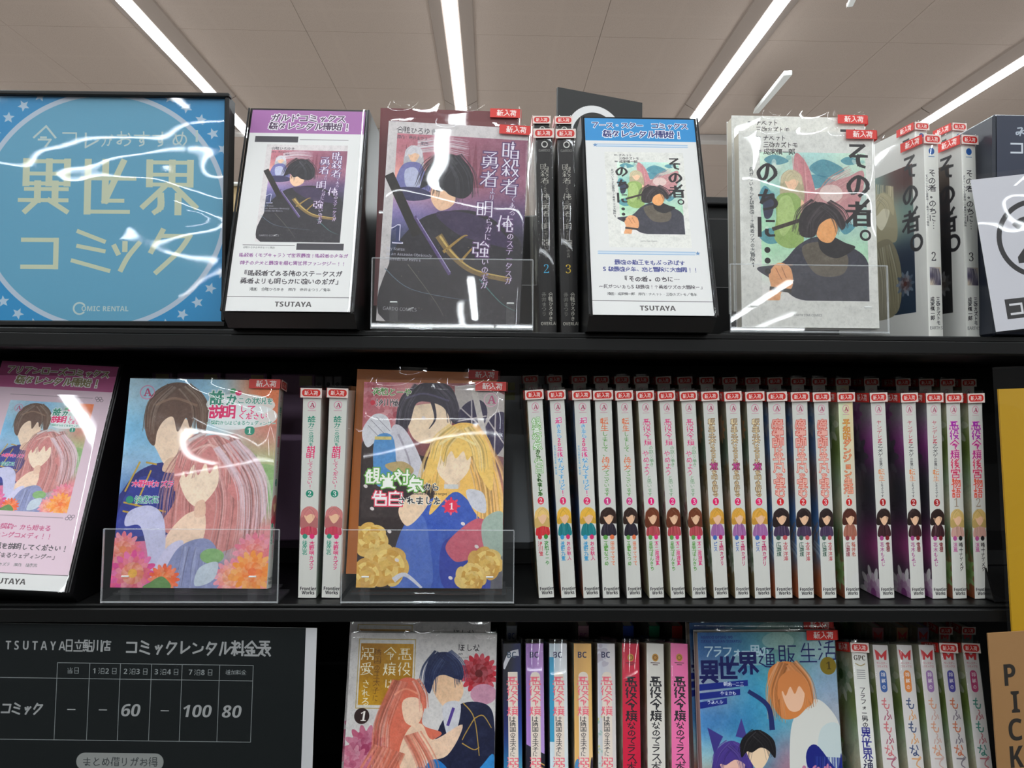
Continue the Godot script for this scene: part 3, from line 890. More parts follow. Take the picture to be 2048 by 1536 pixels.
func cover_dark():
	var cv := Canvas.new(self, 512, 728, Color(0.84, 0.82, 0.82))
	var pink := Color(0.71, 0.50, 0.55)
	cv.wash([[Color(0.70, 0.48, 0.52), Color(0.60, 0.40, 0.46), Color(0.56, 0.38, 0.45)], [Color(0.86, 0.66, 0.64), pink, Color(0.60, 0.42, 0.50)], [Color(0.55, 0.50, 0.66), Color(0.45, 0.38, 0.50), Color(0.36, 0.30, 0.42)], [Color(0.22, 0.24, 0.32), Color(0.17, 0.16, 0.20), Color(0.16, 0.15, 0.19)], [Color(0.17, 0.18, 0.20), Color(0.19, 0.20, 0.20), Color(0.20, 0.20, 0.20)], [Color(0.22, 0.23, 0.24), Color(0.24, 0.24, 0.25), Color(0.22, 0.22, 0.23)]], Rect2(34, 44, 478, 684))
	for t in [[300, 70], [322, 54], [345, 95], [268, 110], [70, 80], [92, 100]]:
		cv.poly(PackedVector2Array([Vector2(t[0], t[1]), Vector2(t[0] + 9, t[1] + 90), Vector2(t[0] + 14, 230), Vector2(t[0] - 14, 230), Vector2(t[0] - 8, t[1] + 90)]), Color(0.52, 0.32, 0.38))
	# a pale figure, far
	cv.strands(Vector2(110, 90), Vector2(290, 84), 60, 12, 14, 7, Color(0.87, 0.86, 0.88), 0.1)
	head_mass(cv, 98, 120, 30, Color(0.86, 0.85, 0.87), SKIN, 1.6)
	cv.blob(v2([60, 160, 120, 150, 150, 200, 165, 250, 100, 265, 40, 240]), Color(0.50, 0.50, 0.68))
	cv.blob(v2([70, 180, 110, 170, 130, 230, 80, 240]), Color(0.76, 0.77, 0.86))
	cv.blob(v2([34, 250, 120, 240, 180, 270, 90, 290]), Color(0.25, 0.24, 0.36))
	# a dark figure, near
	cv.blob(v2([40, 500, 110, 380, 190, 330, 330, 315, 440, 370, 512, 450, 512, 728, 34, 728]), Color(0.155, 0.145, 0.17))
	cv.blob(v2([190, 330, 300, 322, 400, 360, 480, 440, 380, 430, 270, 400]), Color(0.24, 0.19, 0.30))
	cv.blob(v2([180, 230, 250, 225, 255, 290, 205, 320, 170, 280]), SKIN)
	cv.blob(v2([128, 240, 160, 150, 230, 110, 300, 150, 320, 230, 290, 270, 240, 262, 215, 245, 190, 250, 165, 225]), Color(0.12, 0.11, 0.14))
	cv.strands(Vector2(225, 120), Vector2(150, 250), 110, -20, 14, 8, Color(0.13, 0.12, 0.15), 0.25)
	cv.strands(Vector2(240, 120), Vector2(300, 270), 90, 20, 12, 8, Color(0.13, 0.12, 0.15), 0.25)
	# sword, trims
	cv.line(v2([20, 210, 120, 400]), 34, Color(0.13, 0.11, 0.10))
	cv.line(v2([118, 350, 250, 545]), 12, Color(0.36, 0.30, 0.46))
	cv.line(v2([124, 352, 254, 540]), 3, Color(0.70, 0.66, 0.80))
	cv.sweep(v2([205, 410, 260, 480, 340, 535, 470, 560]), 28, 14, Color(0.50, 0.42, 0.28))
	cv.sweep(v2([210, 412, 264, 476, 344, 528, 470, 550]), 8, 4, Color(0.78, 0.68, 0.44))
	cv.sweep(v2([225, 470, 290, 412, 310, 405]), 12, 3, Color(0.62, 0.52, 0.32))
	cv.sweep(v2([290, 500, 330, 450, 350, 446]), 10, 3, Color(0.62, 0.52, 0.32))
	cv.sweep(v2([20, 540, 120, 610, 330, 640]), 3, 1, Color(0.42, 0.50, 0.55))
	cv.sweep(v2([100, 520, 200, 640, 240, 700]), 3, 1, Color(0.40, 0.40, 0.36))
	cv.sweep(v2([360, 560, 440, 640, 500, 670]), 5, 1, Color(0.32, 0.48, 0.46))
	speckle(cv, Rect2(60, 440, 420, 260), 40, 2.2, [Color(0.42, 0.40, 0.36), Color(0.28, 0.28, 0.30)])
	cv.grain(0.055)
	# lettering
	var white := Color(0.90, 0.89, 0.92)
	var o := {"t": 0.085, "serif": 0.55, "edge": Color(0.38, 0.28, 0.42), "et": 0.09}
	mixed(cv, [["暗殺者", 66, white], ["である", 25, white, 14], ["俺", 62, white, -10], ["のステータスが", 27, white, 12]], 452, 50, o)
	mixed(cv, [["勇者", 66, white], ["より", 25, white, 14], ["明", 62, white, -8], ["らかに", 28, white, 8], ["強", 62, white, -16], ["いのだが", 28, white, 2]], 376, 92, o)
	cv.text("合鴨ひろゆき", 30, 18, 25, Color(0.33, 0.31, 0.33), {"t": 0.08, "gap": 1.0})
	cv.text("原作：赤井まつり", 34, 50, 14, Color(0.36, 0.32, 0.36), {"t": 0.09})
	cv.text("東西", 120, 70, 14, Color(0.36, 0.32, 0.36), {"t": 0.09})
	cv.latin("1", 34, 378, 70, Color(0.88, 0.87, 0.93), {"font": "Droid Serif", "sx": 1.0})
	cv.latin("1", 37, 382, 62, Color(0.24, 0.26, 0.40), {"font": "Droid Serif", "sx": 0.92})
	for q in [["My Status", 462], ["as an Assassin Obviously", 480], ["Exceeds the Hero's", 498]]:
		cv.latin(q[0], 22, q[1], 10, Color(0.80, 0.80, 0.84), {"font": "Droid Serif", "bold": false})
	cv.latin("GARDO COMICS", 22, 676, 12, Color(0.74, 0.74, 0.74), {"bold": false})
	cv.sweep(v2([112, 684, 124, 676, 132, 674]), 6, 2, Color(0.7, 0.7, 0.7))
	keep("dark", cv)

func cover_white():
	var cv := Canvas.new(self, 512, 740, Color(0.87, 0.87, 0.85))
	var teal := Color(0.42, 0.66, 0.66)
	var pale := Color(0.78, 0.86, 0.80)
	cv.wash([[pale, Color(0.70, 0.82, 0.80), pale], [Color(0.62, 0.78, 0.74), Color(0.80, 0.87, 0.82), Color(0.74, 0.80, 0.78)], [Color(0.68, 0.82, 0.72), teal.lightened(0.4), Color(0.70, 0.80, 0.76)], [Color(0.72, 0.84, 0.74), Color(0.74, 0.85, 0.75), Color(0.72, 0.84, 0.74)], [Color(0.87, 0.87, 0.85), Color(0.87, 0.87, 0.85), Color(0.87, 0.87, 0.85)]], Rect2(78, 80, 400, 560))
	for q in [[140, 110, 46, 20], [330, 140, 66, 34], [420, 110, 36, 16], [300, 190, 70, 26], [100, 250, 28, 40], [400, 330, 40, 60], [120, 400, 50, 30]]:
		cv.blob([Vector2(q[0] - q[2], q[1]), Vector2(q[0] - q[2] * 0.3, q[1] - q[3]), Vector2(q[0] + q[2] * 0.5, q[1] - q[3] * 0.6), Vector2(q[0] + q[2], q[1] + q[3] * 0.3), Vector2(q[0] - q[2] * 0.2, q[1] + q[3])], Color(0.27, 0.50, 0.57, 0.75))
	speckle(cv, Rect2(90, 90, 380, 300), 26, 14, [Color(0.88, 0.92, 0.88, 0.6), Color(0.50, 0.70, 0.70, 0.5)])
	# rose-coloured plumes
	cv.blob(v2([210, 90, 240, 100, 270, 160, 286, 260, 240, 290, 205, 220]), Color(0.78, 0.55, 0.57))
	cv.blob(v2([260, 250, 330, 200, 410, 170, 470, 150, 455, 260, 400, 340, 300, 330]), Color(0.75, 0.57, 0.58))
	cv.strands(Vector2(300, 300), Vector2(440, 170), 110, 20, 16, 9, Color(0.80, 0.63, 0.62), 0.25)
	cv.strands(Vector2(240, 270), Vector2(225, 100), 50, 0, 9, 8, Color(0.80, 0.60, 0.60), 0.25)
	cv.oval(345, 235, 44, 34, Color(0.86, 0.78, 0.76))
	# a fair figure in green
	head_mass(cv, 196, 190, 38, Color(0.80, 0.76, 0.64), SKIN, 2.0)
	cv.blob(v2([140, 250, 200, 235, 232, 270, 226, 340, 236, 420, 180, 445, 128, 410, 136, 330]), Color(0.58, 0.67, 0.42))
	cv.blob(v2([150, 260, 190, 250, 205, 330, 160, 400, 140, 340]), Color(0.68, 0.76, 0.52))
	cv.line(v2([126, 372, 232, 336]), 14, Color(0.24, 0.20, 0.18))
	cv.blob(v2([232, 260, 250, 300, 255, 380, 238, 380, 228, 320]), SKIN)
	cv.blob(v2([90, 260, 130, 240, 120, 320, 92, 330]), Color(0.20, 0.22, 0.30))
	# a dark-haired figure, near
	cv.blob(v2([60, 520, 150, 500, 220, 430, 300, 400, 420, 440, 478, 500, 478, 640, 240, 640, 160, 600, 110, 560]), Color(0.23, 0.23, 0.27))
	cv.blob(v2([230, 440, 330, 420, 400, 470, 380, 540, 280, 540]), Color(0.38, 0.35, 0.31))
	cv.blob(v2([300, 380, 390, 420, 430, 440, 360, 480, 300, 450]), Color(0.13, 0.12, 0.13))
	cv.blob(v2([280, 350, 350, 320, 366, 370, 340, 420, 296, 410]), Color(0.88, 0.66, 0.46))
	cv.blob(v2([222, 390, 236, 300, 300, 268, 370, 300, 396, 350, 380, 372, 346, 330, 300, 352, 276, 400]), Color(0.17, 0.14, 0.15))
	cv.strands(Vector2(305, 276), Vector2(240, 400), 110, -20, 14, 9, Color(0.18, 0.15, 0.16), 0.2)
	cv.strands(Vector2(320, 276), Vector2(388, 370), 70, 16, 10, 9, Color(0.18, 0.15, 0.16), 0.2)
	cv.blob(v2([104, 540, 140, 500, 186, 520, 190, 590, 150, 610, 140, 640, 96, 640, 110, 590]), Color(0.87, 0.66, 0.50))
	cv.line(v2([112, 596, 180, 604]), 14, Color(0.2, 0.17, 0.16))
	cv.line(v2([130, 520, 150, 560]), 3, Color(0.66, 0.46, 0.34))
	cv.line(v2([152, 515, 168, 556]), 3, Color(0.66, 0.46, 0.34))
	cv.rect(0, 640, 512, 100, Color(0.87, 0.87, 0.85))
	cv.rect(478, 60, 34, 680, Color(0.87, 0.87, 0.85))
	cv.grain(0.055)
	# lettering
	var k := Color(0.13, 0.11, 0.12)
	cv.text("その者", 396, 34, 104, k, {"v": true, "t": 0.15, "serif": 0.4, "gap": 1.06})
	cv.ring(470, 392, 17, 8, k, 30)
	cv.text("のちに", 58, 106, 92, k, {"v": true, "t": 0.15, "serif": 0.4, "gap": 1.16})
	cv.oval(100, 452, 11, 11, k)
	cv.oval(100, 492, 11, 11, k)
	cv.oval(100, 532, 11, 11, k)
	cv.text("気がついたらS級最強!?勇者ワズの大冒険", 36, 140, 17, Color(0.35, 0.36, 0.36), {"v": true, "t": 0.1, "gap": 1.05})
	cv.latin("1", 40, 500, 17, Color(0.3, 0.3, 0.3))
	cv.text("ナハァト", 92, 14, 22, k, {"t": 0.09})
	cv.text("三弥カズトモ", 92, 40, 22, k, {"t": 0.09})
	cv.text("成家慎一郎", 92, 66, 24, k, {"t": 0.09})
	cv.text("原作", 62, 20, 11, Color(0.3, 0.3, 0.3), {"t": 0.1})
	cv.text("漫画", 62, 72, 11, Color(0.3, 0.3, 0.3), {"t": 0.1})
	cv.latin("EARTH STAR COMICS", 196, 690, 8, Color(0.45, 0.45, 0.45), {"bold": false})
	keep("white_cover", cv)

func cover_wedding():
	var cv := Canvas.new(self, 520, 728, Color(0.8, 0.85, 0.9))
	cv.wash([[Color(0.66, 0.78, 0.84), Color(0.60, 0.76, 0.86), Color(0.70, 0.80, 0.84), Color(0.87, 0.55, 0.40)], [Color(0.55, 0.74, 0.85), Color(0.70, 0.82, 0.88), Color(0.80, 0.86, 0.88), Color(0.80, 0.60, 0.55)], [Color(0.60, 0.72, 0.82), Color(0.62, 0.78, 0.88), Color(0.66, 0.76, 0.70), Color(0.70, 0.74, 0.58)], [Color(0.40, 0.48, 0.66), Color(0.70, 0.70, 0.76), Color(0.74, 0.70, 0.66), Color(0.60, 0.70, 0.56)], [Color(0.82, 0.50, 0.62), Color(0.72, 0.66, 0.78), Color(0.66, 0.72, 0.70), Color(0.85, 0.60, 0.62)], [Color(0.84, 0.42, 0.58), Color(0.74, 0.60, 0.74), Color(0.56, 0.62, 0.74), Color(0.88, 0.62, 0.60)]])
	for q in [[330, 300, 60], [410, 280, 50], [480, 330, 60], [470, 420, 50], [360, 560, 40]]:
		cv.oval(q[0], q[1], q[2], q[2] * 0.5, Color(0.55, 0.68, 0.48, 0.7))
	# a tall figure in navy
	cv.blob(v2([10, 400, 60, 330, 150, 300, 210, 360, 220, 480, 150, 560, 0, 560, 0, 430]), Color(0.18, 0.20, 0.44))
	cv.blob(v2([20, 420, 70, 350, 130, 380, 120, 540, 0, 540]), Color(0.23, 0.27, 0.55))
	for q in [[60, 300, 20, 400], [100, 330, 60, 450], [20, 440, 160, 470], [20, 470, 160, 500], [84, 300, 116, 306]]:
		cv.line(v2(q), 6, Color(0.74, 0.62, 0.32))
	cv.blob(v2([92, 130, 200, 140, 236, 210, 190, 290, 150, 310, 116, 260, 84, 200]), Color(0.95, 0.86, 0.78))
	cv.blob(v2([150, 290, 186, 282, 190, 330, 140, 330]), Color(0.86, 0.75, 0.67))
	cv.blob(v2([64, 150, 80, 60, 150, 14, 230, 30, 280, 100, 270, 210, 250, 190, 236, 140, 222, 176, 204, 140, 180, 190, 160, 138, 130, 150, 110, 190, 104, 240, 78, 214]), Color(0.40, 0.31, 0.27))
	cv.strands(Vector2(150, 26), Vector2(84, 190), 50, -30, 16, 10, Color(0.43, 0.34, 0.29), 0.35)
	cv.strands(Vector2(190, 26), Vector2(258, 170), 60, 24, 16, 10, Color(0.45, 0.36, 0.30), 0.35)
	cv.sweep(v2([96, 96, 160, 70, 240, 96]), 9, 9, Color(0.62, 0.52, 0.45, 0.6))
	# a figure with rose hair under a veil
	cv.blob(v2([260, 230, 330, 200, 420, 240, 490, 330, 500, 470, 430, 560, 350, 540, 320, 400]), Color(0.86, 0.76, 0.80, 0.85))
	cv.blob(v2([180, 330, 220, 240, 300, 200, 380, 230, 420, 320, 410, 420, 440, 520, 400, 590, 300, 610, 270, 540, 220, 560, 150, 520, 190, 430]), Color(0.78, 0.55, 0.54))
	cv.strands(Vector2(290, 210), Vector2(200, 520), 150, -40, 22, 12, Color(0.80, 0.57, 0.56), 0.4)
	cv.strands(Vector2(310, 210), Vector2(400, 600), 190, 50, 34, 15, Color(0.80, 0.58, 0.57), 0.45)
	cv.blob(v2([170, 560, 230, 480, 290, 470, 300, 540, 270, 610, 190, 620]), Color(0.95, 0.85, 0.77))
	cv.blob(v2([196, 330, 256, 280, 318, 296, 332, 370, 296, 432, 262, 452, 220, 412]), Color(0.965, 0.89, 0.81))
	cv.blob(v2([262, 440, 290, 430, 296, 480, 262, 486]), Color(0.90, 0.78, 0.70))
	cv.blob(v2([186, 400, 190, 270, 290, 204, 388, 250, 410, 420, 372, 400, 340, 320, 318, 306, 300, 336, 284, 300, 262, 342, 244, 306, 222, 350, 210, 330]), Color(0.80, 0.56, 0.55))
	cv.strands(Vector2(290, 206), Vector2(214, 330), 90, -24, 12, 11, Color(0.83, 0.62, 0.60), 0.4)
	cv.strands(Vector2(310, 206), Vector2(370, 380), 70, 24, 12, 11, Color(0.83, 0.62, 0.60), 0.4)
	cv.sweep(v2([226, 262, 290, 236, 350, 262]), 8, 8, Color(0.93, 0.80, 0.78, 0.7))
	cv.strands(Vector2(350, 230), Vector2(470, 520), 120, 40, 16, 12, Color(0.92, 0.84, 0.87, 0.9), 0.15)
	cv.sweep(v2([220, 222, 290, 190, 360, 214]), 10, 10, Color(0.85, 0.80, 0.80))
	# gloves and dress
	cv.blob(v2([40, 470, 110, 450, 160, 500, 170, 640, 130, 690, 110, 600, 80, 520, 30, 520]), Color(0.80, 0.80, 0.90))
	cv.blob(v2([170, 600, 230, 570, 210, 660, 160, 728, 120, 728]), Color(0.84, 0.83, 0.92))
	cv.blob(v2([210, 600, 300, 560, 350, 610, 360, 728, 180, 728]), Color(0.58, 0.60, 0.74))
	cv.strands(Vector2(270, 590), Vector2(260, 728), 120, 0, 16, 10, Color(0.62, 0.64, 0.78), 0.35)
	# flowers
	cv.flower(30, 600, 60, Color(0.85, 0.48, 0.55), Color(0.86, 0.56, 0.40))
	cv.flower(70, 680, 76, Color(0.84, 0.36, 0.60), Color(0.88, 0.70, 0.36))
	cv.flower(175, 700, 52, Color(0.88, 0.42, 0.28), Color(0.90, 0.55, 0.30))
	cv.flower(400, 690, 62, Color(0.90, 0.60, 0.66), Color(0.93, 0.66, 0.40))
	cv.flower(470, 610, 70, Color(0.86, 0.52, 0.60), Color(0.88, 0.55, 0.45))
	cv.flower(468, 672, 70, Color(0.93, 0.62, 0.30), Color(0.90, 0.50, 0.30))
	cv.oval(330, 620, 40, 26, Color(0.56, 0.70, 0.50))
	cv.blob(v2([130, 710, 170, 690, 200, 728, 110, 728]), Color(0.42, 0.56, 0.36))
	cv.blob(v2([290, 660, 350, 640, 340, 700, 280, 720]), Color(0.80, 0.84, 0.88))
	cv.grain(0.055)
	# lettering
	for q in [[390, 90, 120, 40], [410, 130, 110, 44], [370, 150, 80, 30]]:
		cv.oval(q[0], q[1], q[2], q[3], Color(0.92, 0.94, 0.94, 0.85))
	var green := Color(0.24, 0.55, 0.47)
	var rose := Color(0.83, 0.25, 0.46)
	var rim := {"t": 0.13, "edge": Color(0.95, 0.96, 0.95), "et": 0.12}
	cv.text("誰", 278, 40, 52, green, rim)
	cv.text("か", 336, 50, 42, green, rim)
	cv.text("この状況を", 378, 62, 25, green, {"t": 0.09, "edge": Color(0.95, 0.96, 0.95), "et": 0.12})
	cv.text("説明", 280, 92, 48, rose, rim)
	cv.text("して", 384, 88, 30, rose, {"t": 0.1, "edge": Color(0.95, 0.96, 0.95), "et": 0.12})
	cv.text("ください", 382, 116, 26, rose, {"t": 0.1, "edge": Color(0.95, 0.96, 0.95), "et": 0.12})
	cv.text("～契約からはじまるウェディング～", 276, 148, 15, green, {"t": 0.09, "edge": Color(0.95, 0.96, 0.95), "et": 0.12})
	cv.oval(360, 40, 11, 9, Color(0.35, 0.60, 0.45))
	cv.oval(380, 48, 11, 9, rose)
	cv.ring(64, 50, 24, 3, Color(0.80, 0.55, 0.66))
	cv.latin("A", 52, 36, 28, Color(0.66, 0.28, 0.42), {"font": "Droid Serif", "shear": -0.1})
	cv.pill(410, 168, 34, 30, 12, green)
	cv.latin("1", 420, 173, 20, Color(0.95, 0.96, 0.95), {"font": "Droid Serif"})
	cv.text("木野咲カズラ", 40, 362, 24, rose, {"t": 0.11, "edge": Color(0.92, 0.85, 0.90), "et": 0.1})
	cv.oval(38, 430, 13, 13, green)
	cv.text("徒然花", 54, 416, 27, green, {"t": 0.1, "edge": Color(0.88, 0.92, 0.92), "et": 0.1})
	keep("wedding", cv)

func cover_orange():
	var cv := Canvas.new(self, 512, 736, Color(0.30, 0.20, 0.20))
	cv.wash([[Color(0.72, 0.45, 0.48), Color(0.80, 0.60, 0.60), Color(0.52, 0.30, 0.32), Color(0.48, 0.26, 0.28)], [Color(0.66, 0.42, 0.44), Color(0.62, 0.40, 0.42), Color(0.50, 0.28, 0.32), Color(0.50, 0.28, 0.30)], [Color(0.30, 0.24, 0.24), Color(0.34, 0.24, 0.24), Color(0.55, 0.35, 0.36), Color(0.55, 0.42, 0.42)], [Color(0.22, 0.18, 0.18), Color(0.22, 0.18, 0.18), Color(0.60, 0.45, 0.44), Color(0.85, 0.62, 0.52)], [Color(0.22, 0.17, 0.17), Color(0.22, 0.17, 0.17), Color(0.60, 0.40, 0.44), Color(0.62, 0.62, 0.58)], [Color(0.40, 0.34, 0.22), Color(0.21, 0.17, 0.18), Color(0.30, 0.36, 0.60), Color(0.40, 0.40, 0.44)]])
	cv.flower(40, 40, 60, Color(0.76, 0.44, 0.48), Color(0.62, 0.30, 0.34), 10)
	cv.flower(120, 120, 60, Color(0.78, 0.52, 0.54), Color(0.62, 0.32, 0.36), 10)
	# the arched window
	cv.poly(PackedVector2Array(v2([330, 10, 430, 0, 512, 40, 512, 270, 420, 250, 330, 130])), Color(0.74, 0.71, 0.70))
	cv.oval(392, 130, 52, 76, Color(0.20, 0.17, 0.28), 0.5)
	cv.oval(480, 190, 44, 90, Color(0.22, 0.19, 0.30), 0.3)
	for q in [[352, 90, 440, 170], [392, 60, 396, 200], [345, 140, 445, 120], [450, 130, 512, 220], [480, 110, 478, 270]]:
		cv.line(v2(q), 5, Color(0.74, 0.71, 0.72))
	cv.line(v2([400, 20, 455, 260]), 22, Color(0.80, 0.78, 0.76))
	# a figure in black with white gloves
	cv.blob(v2([0, 230, 100, 200, 200, 260, 260, 330, 230, 736, 0, 736]), Color(0.20, 0.16, 0.16))
	cv.blob(v2([170, 90, 300, 80, 320, 160, 250, 220, 190, 210, 158, 140]), Color(0.95, 0.87, 0.77))
	cv.blob(v2([120, 160, 138, 50, 220, 0, 310, 10, 345, 90, 330, 150, 290, 90, 230, 70, 190, 80, 170, 150, 140, 190]), Color(0.20, 0.18, 0.23))
	cv.strands(Vector2(200, 10), Vector2(140, 180), 50, -20, 14, 10, Color(0.20, 0.18, 0.23), 0.3)
	cv.strands(Vector2(260, 10), Vector2(332, 140), 50, 20, 14, 10, Color(0.21, 0.19, 0.25), 0.3)
	cv.sweep(v2([250, 70, 262, 130, 240, 170]), 14, 2, Color(0.20, 0.18, 0.23))
	cv.sweep(v2([150, 60, 220, 40, 310, 66]), 7, 7, Color(0.42, 0.40, 0.52, 0.6))
	cv.blob(v2([110, 160, 150, 170, 200, 250, 230, 340, 200, 400, 150, 330, 100, 230]), Color(0.83, 0.82, 0.85))
	cv.sweep(v2([130, 190, 170, 280, 190, 380]), 8, 4, Color(0.68, 0.66, 0.70))
	cv.blob(v2([0, 180, 40, 120, 90, 130, 104, 200, 60, 210, 20, 240]), Color(0.86, 0.86, 0.88))
	for q in [[30, 140, 90, 200], [20, 160, 70, 210], [50, 130, 100, 180]]:
		cv.line(v2(q), 2, Color(0.55, 0.54, 0.58))
	cv.blob(v2([46, 210, 110, 200, 124, 330, 90, 380, 52, 360]), Color(0.38, 0.58, 0.76))
	cv.rect(46, 200, 60, 12, Color(0.82, 0.76, 0.52))
	cv.blob(v2([90, 300, 150, 290, 190, 320, 160, 345, 100, 320]), Color(0.72, 0.64, 0.48))
	# a fair-haired figure in blue
	cv.blob(v2([200, 470, 300, 400, 420, 420, 440, 520, 400, 600, 450, 736, 130, 736, 200, 620, 170, 520]), Color(0.26, 0.38, 0.68))
	cv.blob(v2([150, 540, 220, 480, 250, 560, 260, 736, 120, 736]), Color(0.36, 0.46, 0.72))
	cv.blob(v2([300, 580, 400, 560, 470, 736, 310, 736]), Color(0.22, 0.28, 0.60))
	cv.blob(v2([320, 160, 400, 150, 460, 210, 490, 320, 512, 420, 512, 560, 420, 480, 380, 420, 330, 400, 250, 480, 270, 380, 210, 370, 260, 260]), Color(0.93, 0.77, 0.47))
	cv.strands(Vector2(340, 165), Vector2(240, 400), 90, -30, 18, 12, Color(0.94, 0.79, 0.50), 0.35)
	cv.strands(Vector2(370, 165), Vector2(480, 520), 130, 30, 28, 14, Color(0.92, 0.74, 0.50), 0.4)
	cv.blob(v2([306, 350, 350, 350, 352, 384, 306, 384]), Color(0.90, 0.79, 0.68))
	cv.blob(v2([268, 260, 330, 222, 388, 252, 386, 320, 340, 372, 322, 374, 278, 330]), Color(0.965, 0.885, 0.79))
	cv.blob(v2([230, 360, 256, 232, 340, 158, 420, 172, 470, 270, 470, 390, 424, 330, 400, 268, 380, 282, 366, 250, 340, 276, 322, 250, 296, 290, 284, 268, 266, 330]), Color(0.94, 0.80, 0.50))
	cv.strands(Vector2(340, 165), Vector2(268, 290), 80, -20, 12, 11, Color(0.95, 0.83, 0.56), 0.4)
	cv.strands(Vector2(370, 165), Vector2(430, 320), 60, 20, 12, 11, Color(0.95, 0.83, 0.56), 0.4)
	cv.sweep(v2([280, 226, 340, 196, 410, 226]), 9, 9, Color(0.99, 0.93, 0.74, 0.7))
	cv.rect(300, 370, 50, 16, Color(0.85, 0.85, 0.84))
	cv.blob(v2([140, 460, 200, 400, 250, 420, 220, 480, 170, 520]), Color(0.94, 0.84, 0.74))
	cv.blob(v2([380, 390, 440, 400, 450, 470, 400, 450]), Color(0.84, 0.84, 0.87))
	cv.blob(v2([310, 590, 360, 530, 430, 490, 480, 540, 420, 620, 380, 640, 340, 640]), Color(0.76, 0.42, 0.48))
	cv.blob(v2([440, 500, 512, 470, 512, 620, 450, 600]), Color(0.66, 0.72, 0.68))
	# yellow roses, petals
	for q in [[40, 570, 62], [100, 660, 76], [30, 690, 56], [450, 650, 60], [400, 700, 52]]:
		cv.oval(q[0], q[1], q[2], q[2] * 0.85, Color(0.85, 0.72, 0.42))
		for i in 7:
			cv.oval(q[0] + cos(i * 0.9) * q[2] * 0.72, q[1] + sin(i * 0.9) * q[2] * 0.62, q[2] * 0.5, q[2] * 0.36, Color(0.90, 0.80, 0.54).lerp(Color(0.80, 0.64, 0.36), rng.randf()), i * 0.9 + 1.2)
		for i in 9:
			cv.sweep([Vector2(q[0], q[1]) + Vector2.from_angle(i * 0.8) * q[2] * (0.2 + 0.07 * i), Vector2(q[0], q[1]) + Vector2.from_angle(i * 0.8 + 0.7) * q[2] * (0.3 + 0.07 * i), Vector2(q[0], q[1]) + Vector2.from_angle(i * 0.8 + 1.5) * q[2] * (0.2 + 0.07 * i)], q[2] * 0.3, q[2] * 0.1, Color(0.92, 0.82, 0.54) if i % 2 else Color(0.80, 0.64, 0.34))
	for q in [[46, 460], [110, 540], [140, 640], [370, 510], [330, 700], [20, 380], [420, 590], [220, 130], [70, 40], [150, 420]]:
		cv.oval(q[0], q[1], 8, 6, Color(0.90, 0.87, 0.86), 0.5)
	cv.sweep(v2([130, 710, 170, 690, 230, 736]), 20, 8, Color(0.85, 0.85, 0.88))
	cv.grain(0.055)
	# lettering
	var pale := {"t": 0.12, "edge": Color(0.42, 0.62, 0.32), "et": 0.13}
	cv.text("観", 16, 314, 56, Color(0.95, 0.97, 0.93), pale)
	cv.text("賞", 70, 332, 56, Color(0.95, 0.97, 0.93), pale)
	cv.text("対", 120, 318, 56, Color(0.95, 0.97, 0.93), pale)
	cv.text("象", 170, 340, 58, Color(0.95, 0.97, 0.93), pale)
	cv.text("から", 226, 364, 28, INK, {"t": 0.11, "edge": Color(0.92, 0.92, 0.9), "et": 0.12})
	cv.text("告白", 44, 396, 54, Color(0.97, 0.93, 0.93), {"t": 0.11, "edge": Color(0.82, 0.34, 0.42), "et": 0.13})
	cv.text("されました", 136, 412, 31, INK, {"t": 0.1, "edge": Color(0.92, 0.92, 0.9), "et": 0.12})
	cv.latin("It was confessed from the target", 140, 400, 8, INK, {"bold": false, "shear": 0.2, "font": "Droid Serif"})
	cv.flower(326, 448, 32, Color(0.82, 0.26, 0.38), Color(0.80, 0.24, 0.36), 8)
	cv.oval(326, 448, 22, 22, Color(0.82, 0.26, 0.38))
	cv.latin("1", 320, 436, 24, Color(0.96, 0.92, 0.92), {"font": "Droid Serif"})
	cv.text("夜愁とーや", 30, 20, 29, Color(0.34, 0.56, 0.30), {"t": 0.1, "edge": Color(0.90, 0.86, 0.84), "et": 0.12})
	cv.text("沙川蛍", 46, 62, 27, INK, {"t": 0.09, "edge": Color(0.90, 0.84, 0.84), "et": 0.12})
	cv.oval(34, 76, 9, 9, Color(0.74, 0.22, 0.30))
	cv.ring(462, 60, 24, 3, Color(0.85, 0.70, 0.76))
	cv.latin("A", 450, 44, 30, Color(0.70, 0.38, 0.50), {"font": "Droid Serif"})
	keep("orange", cv)

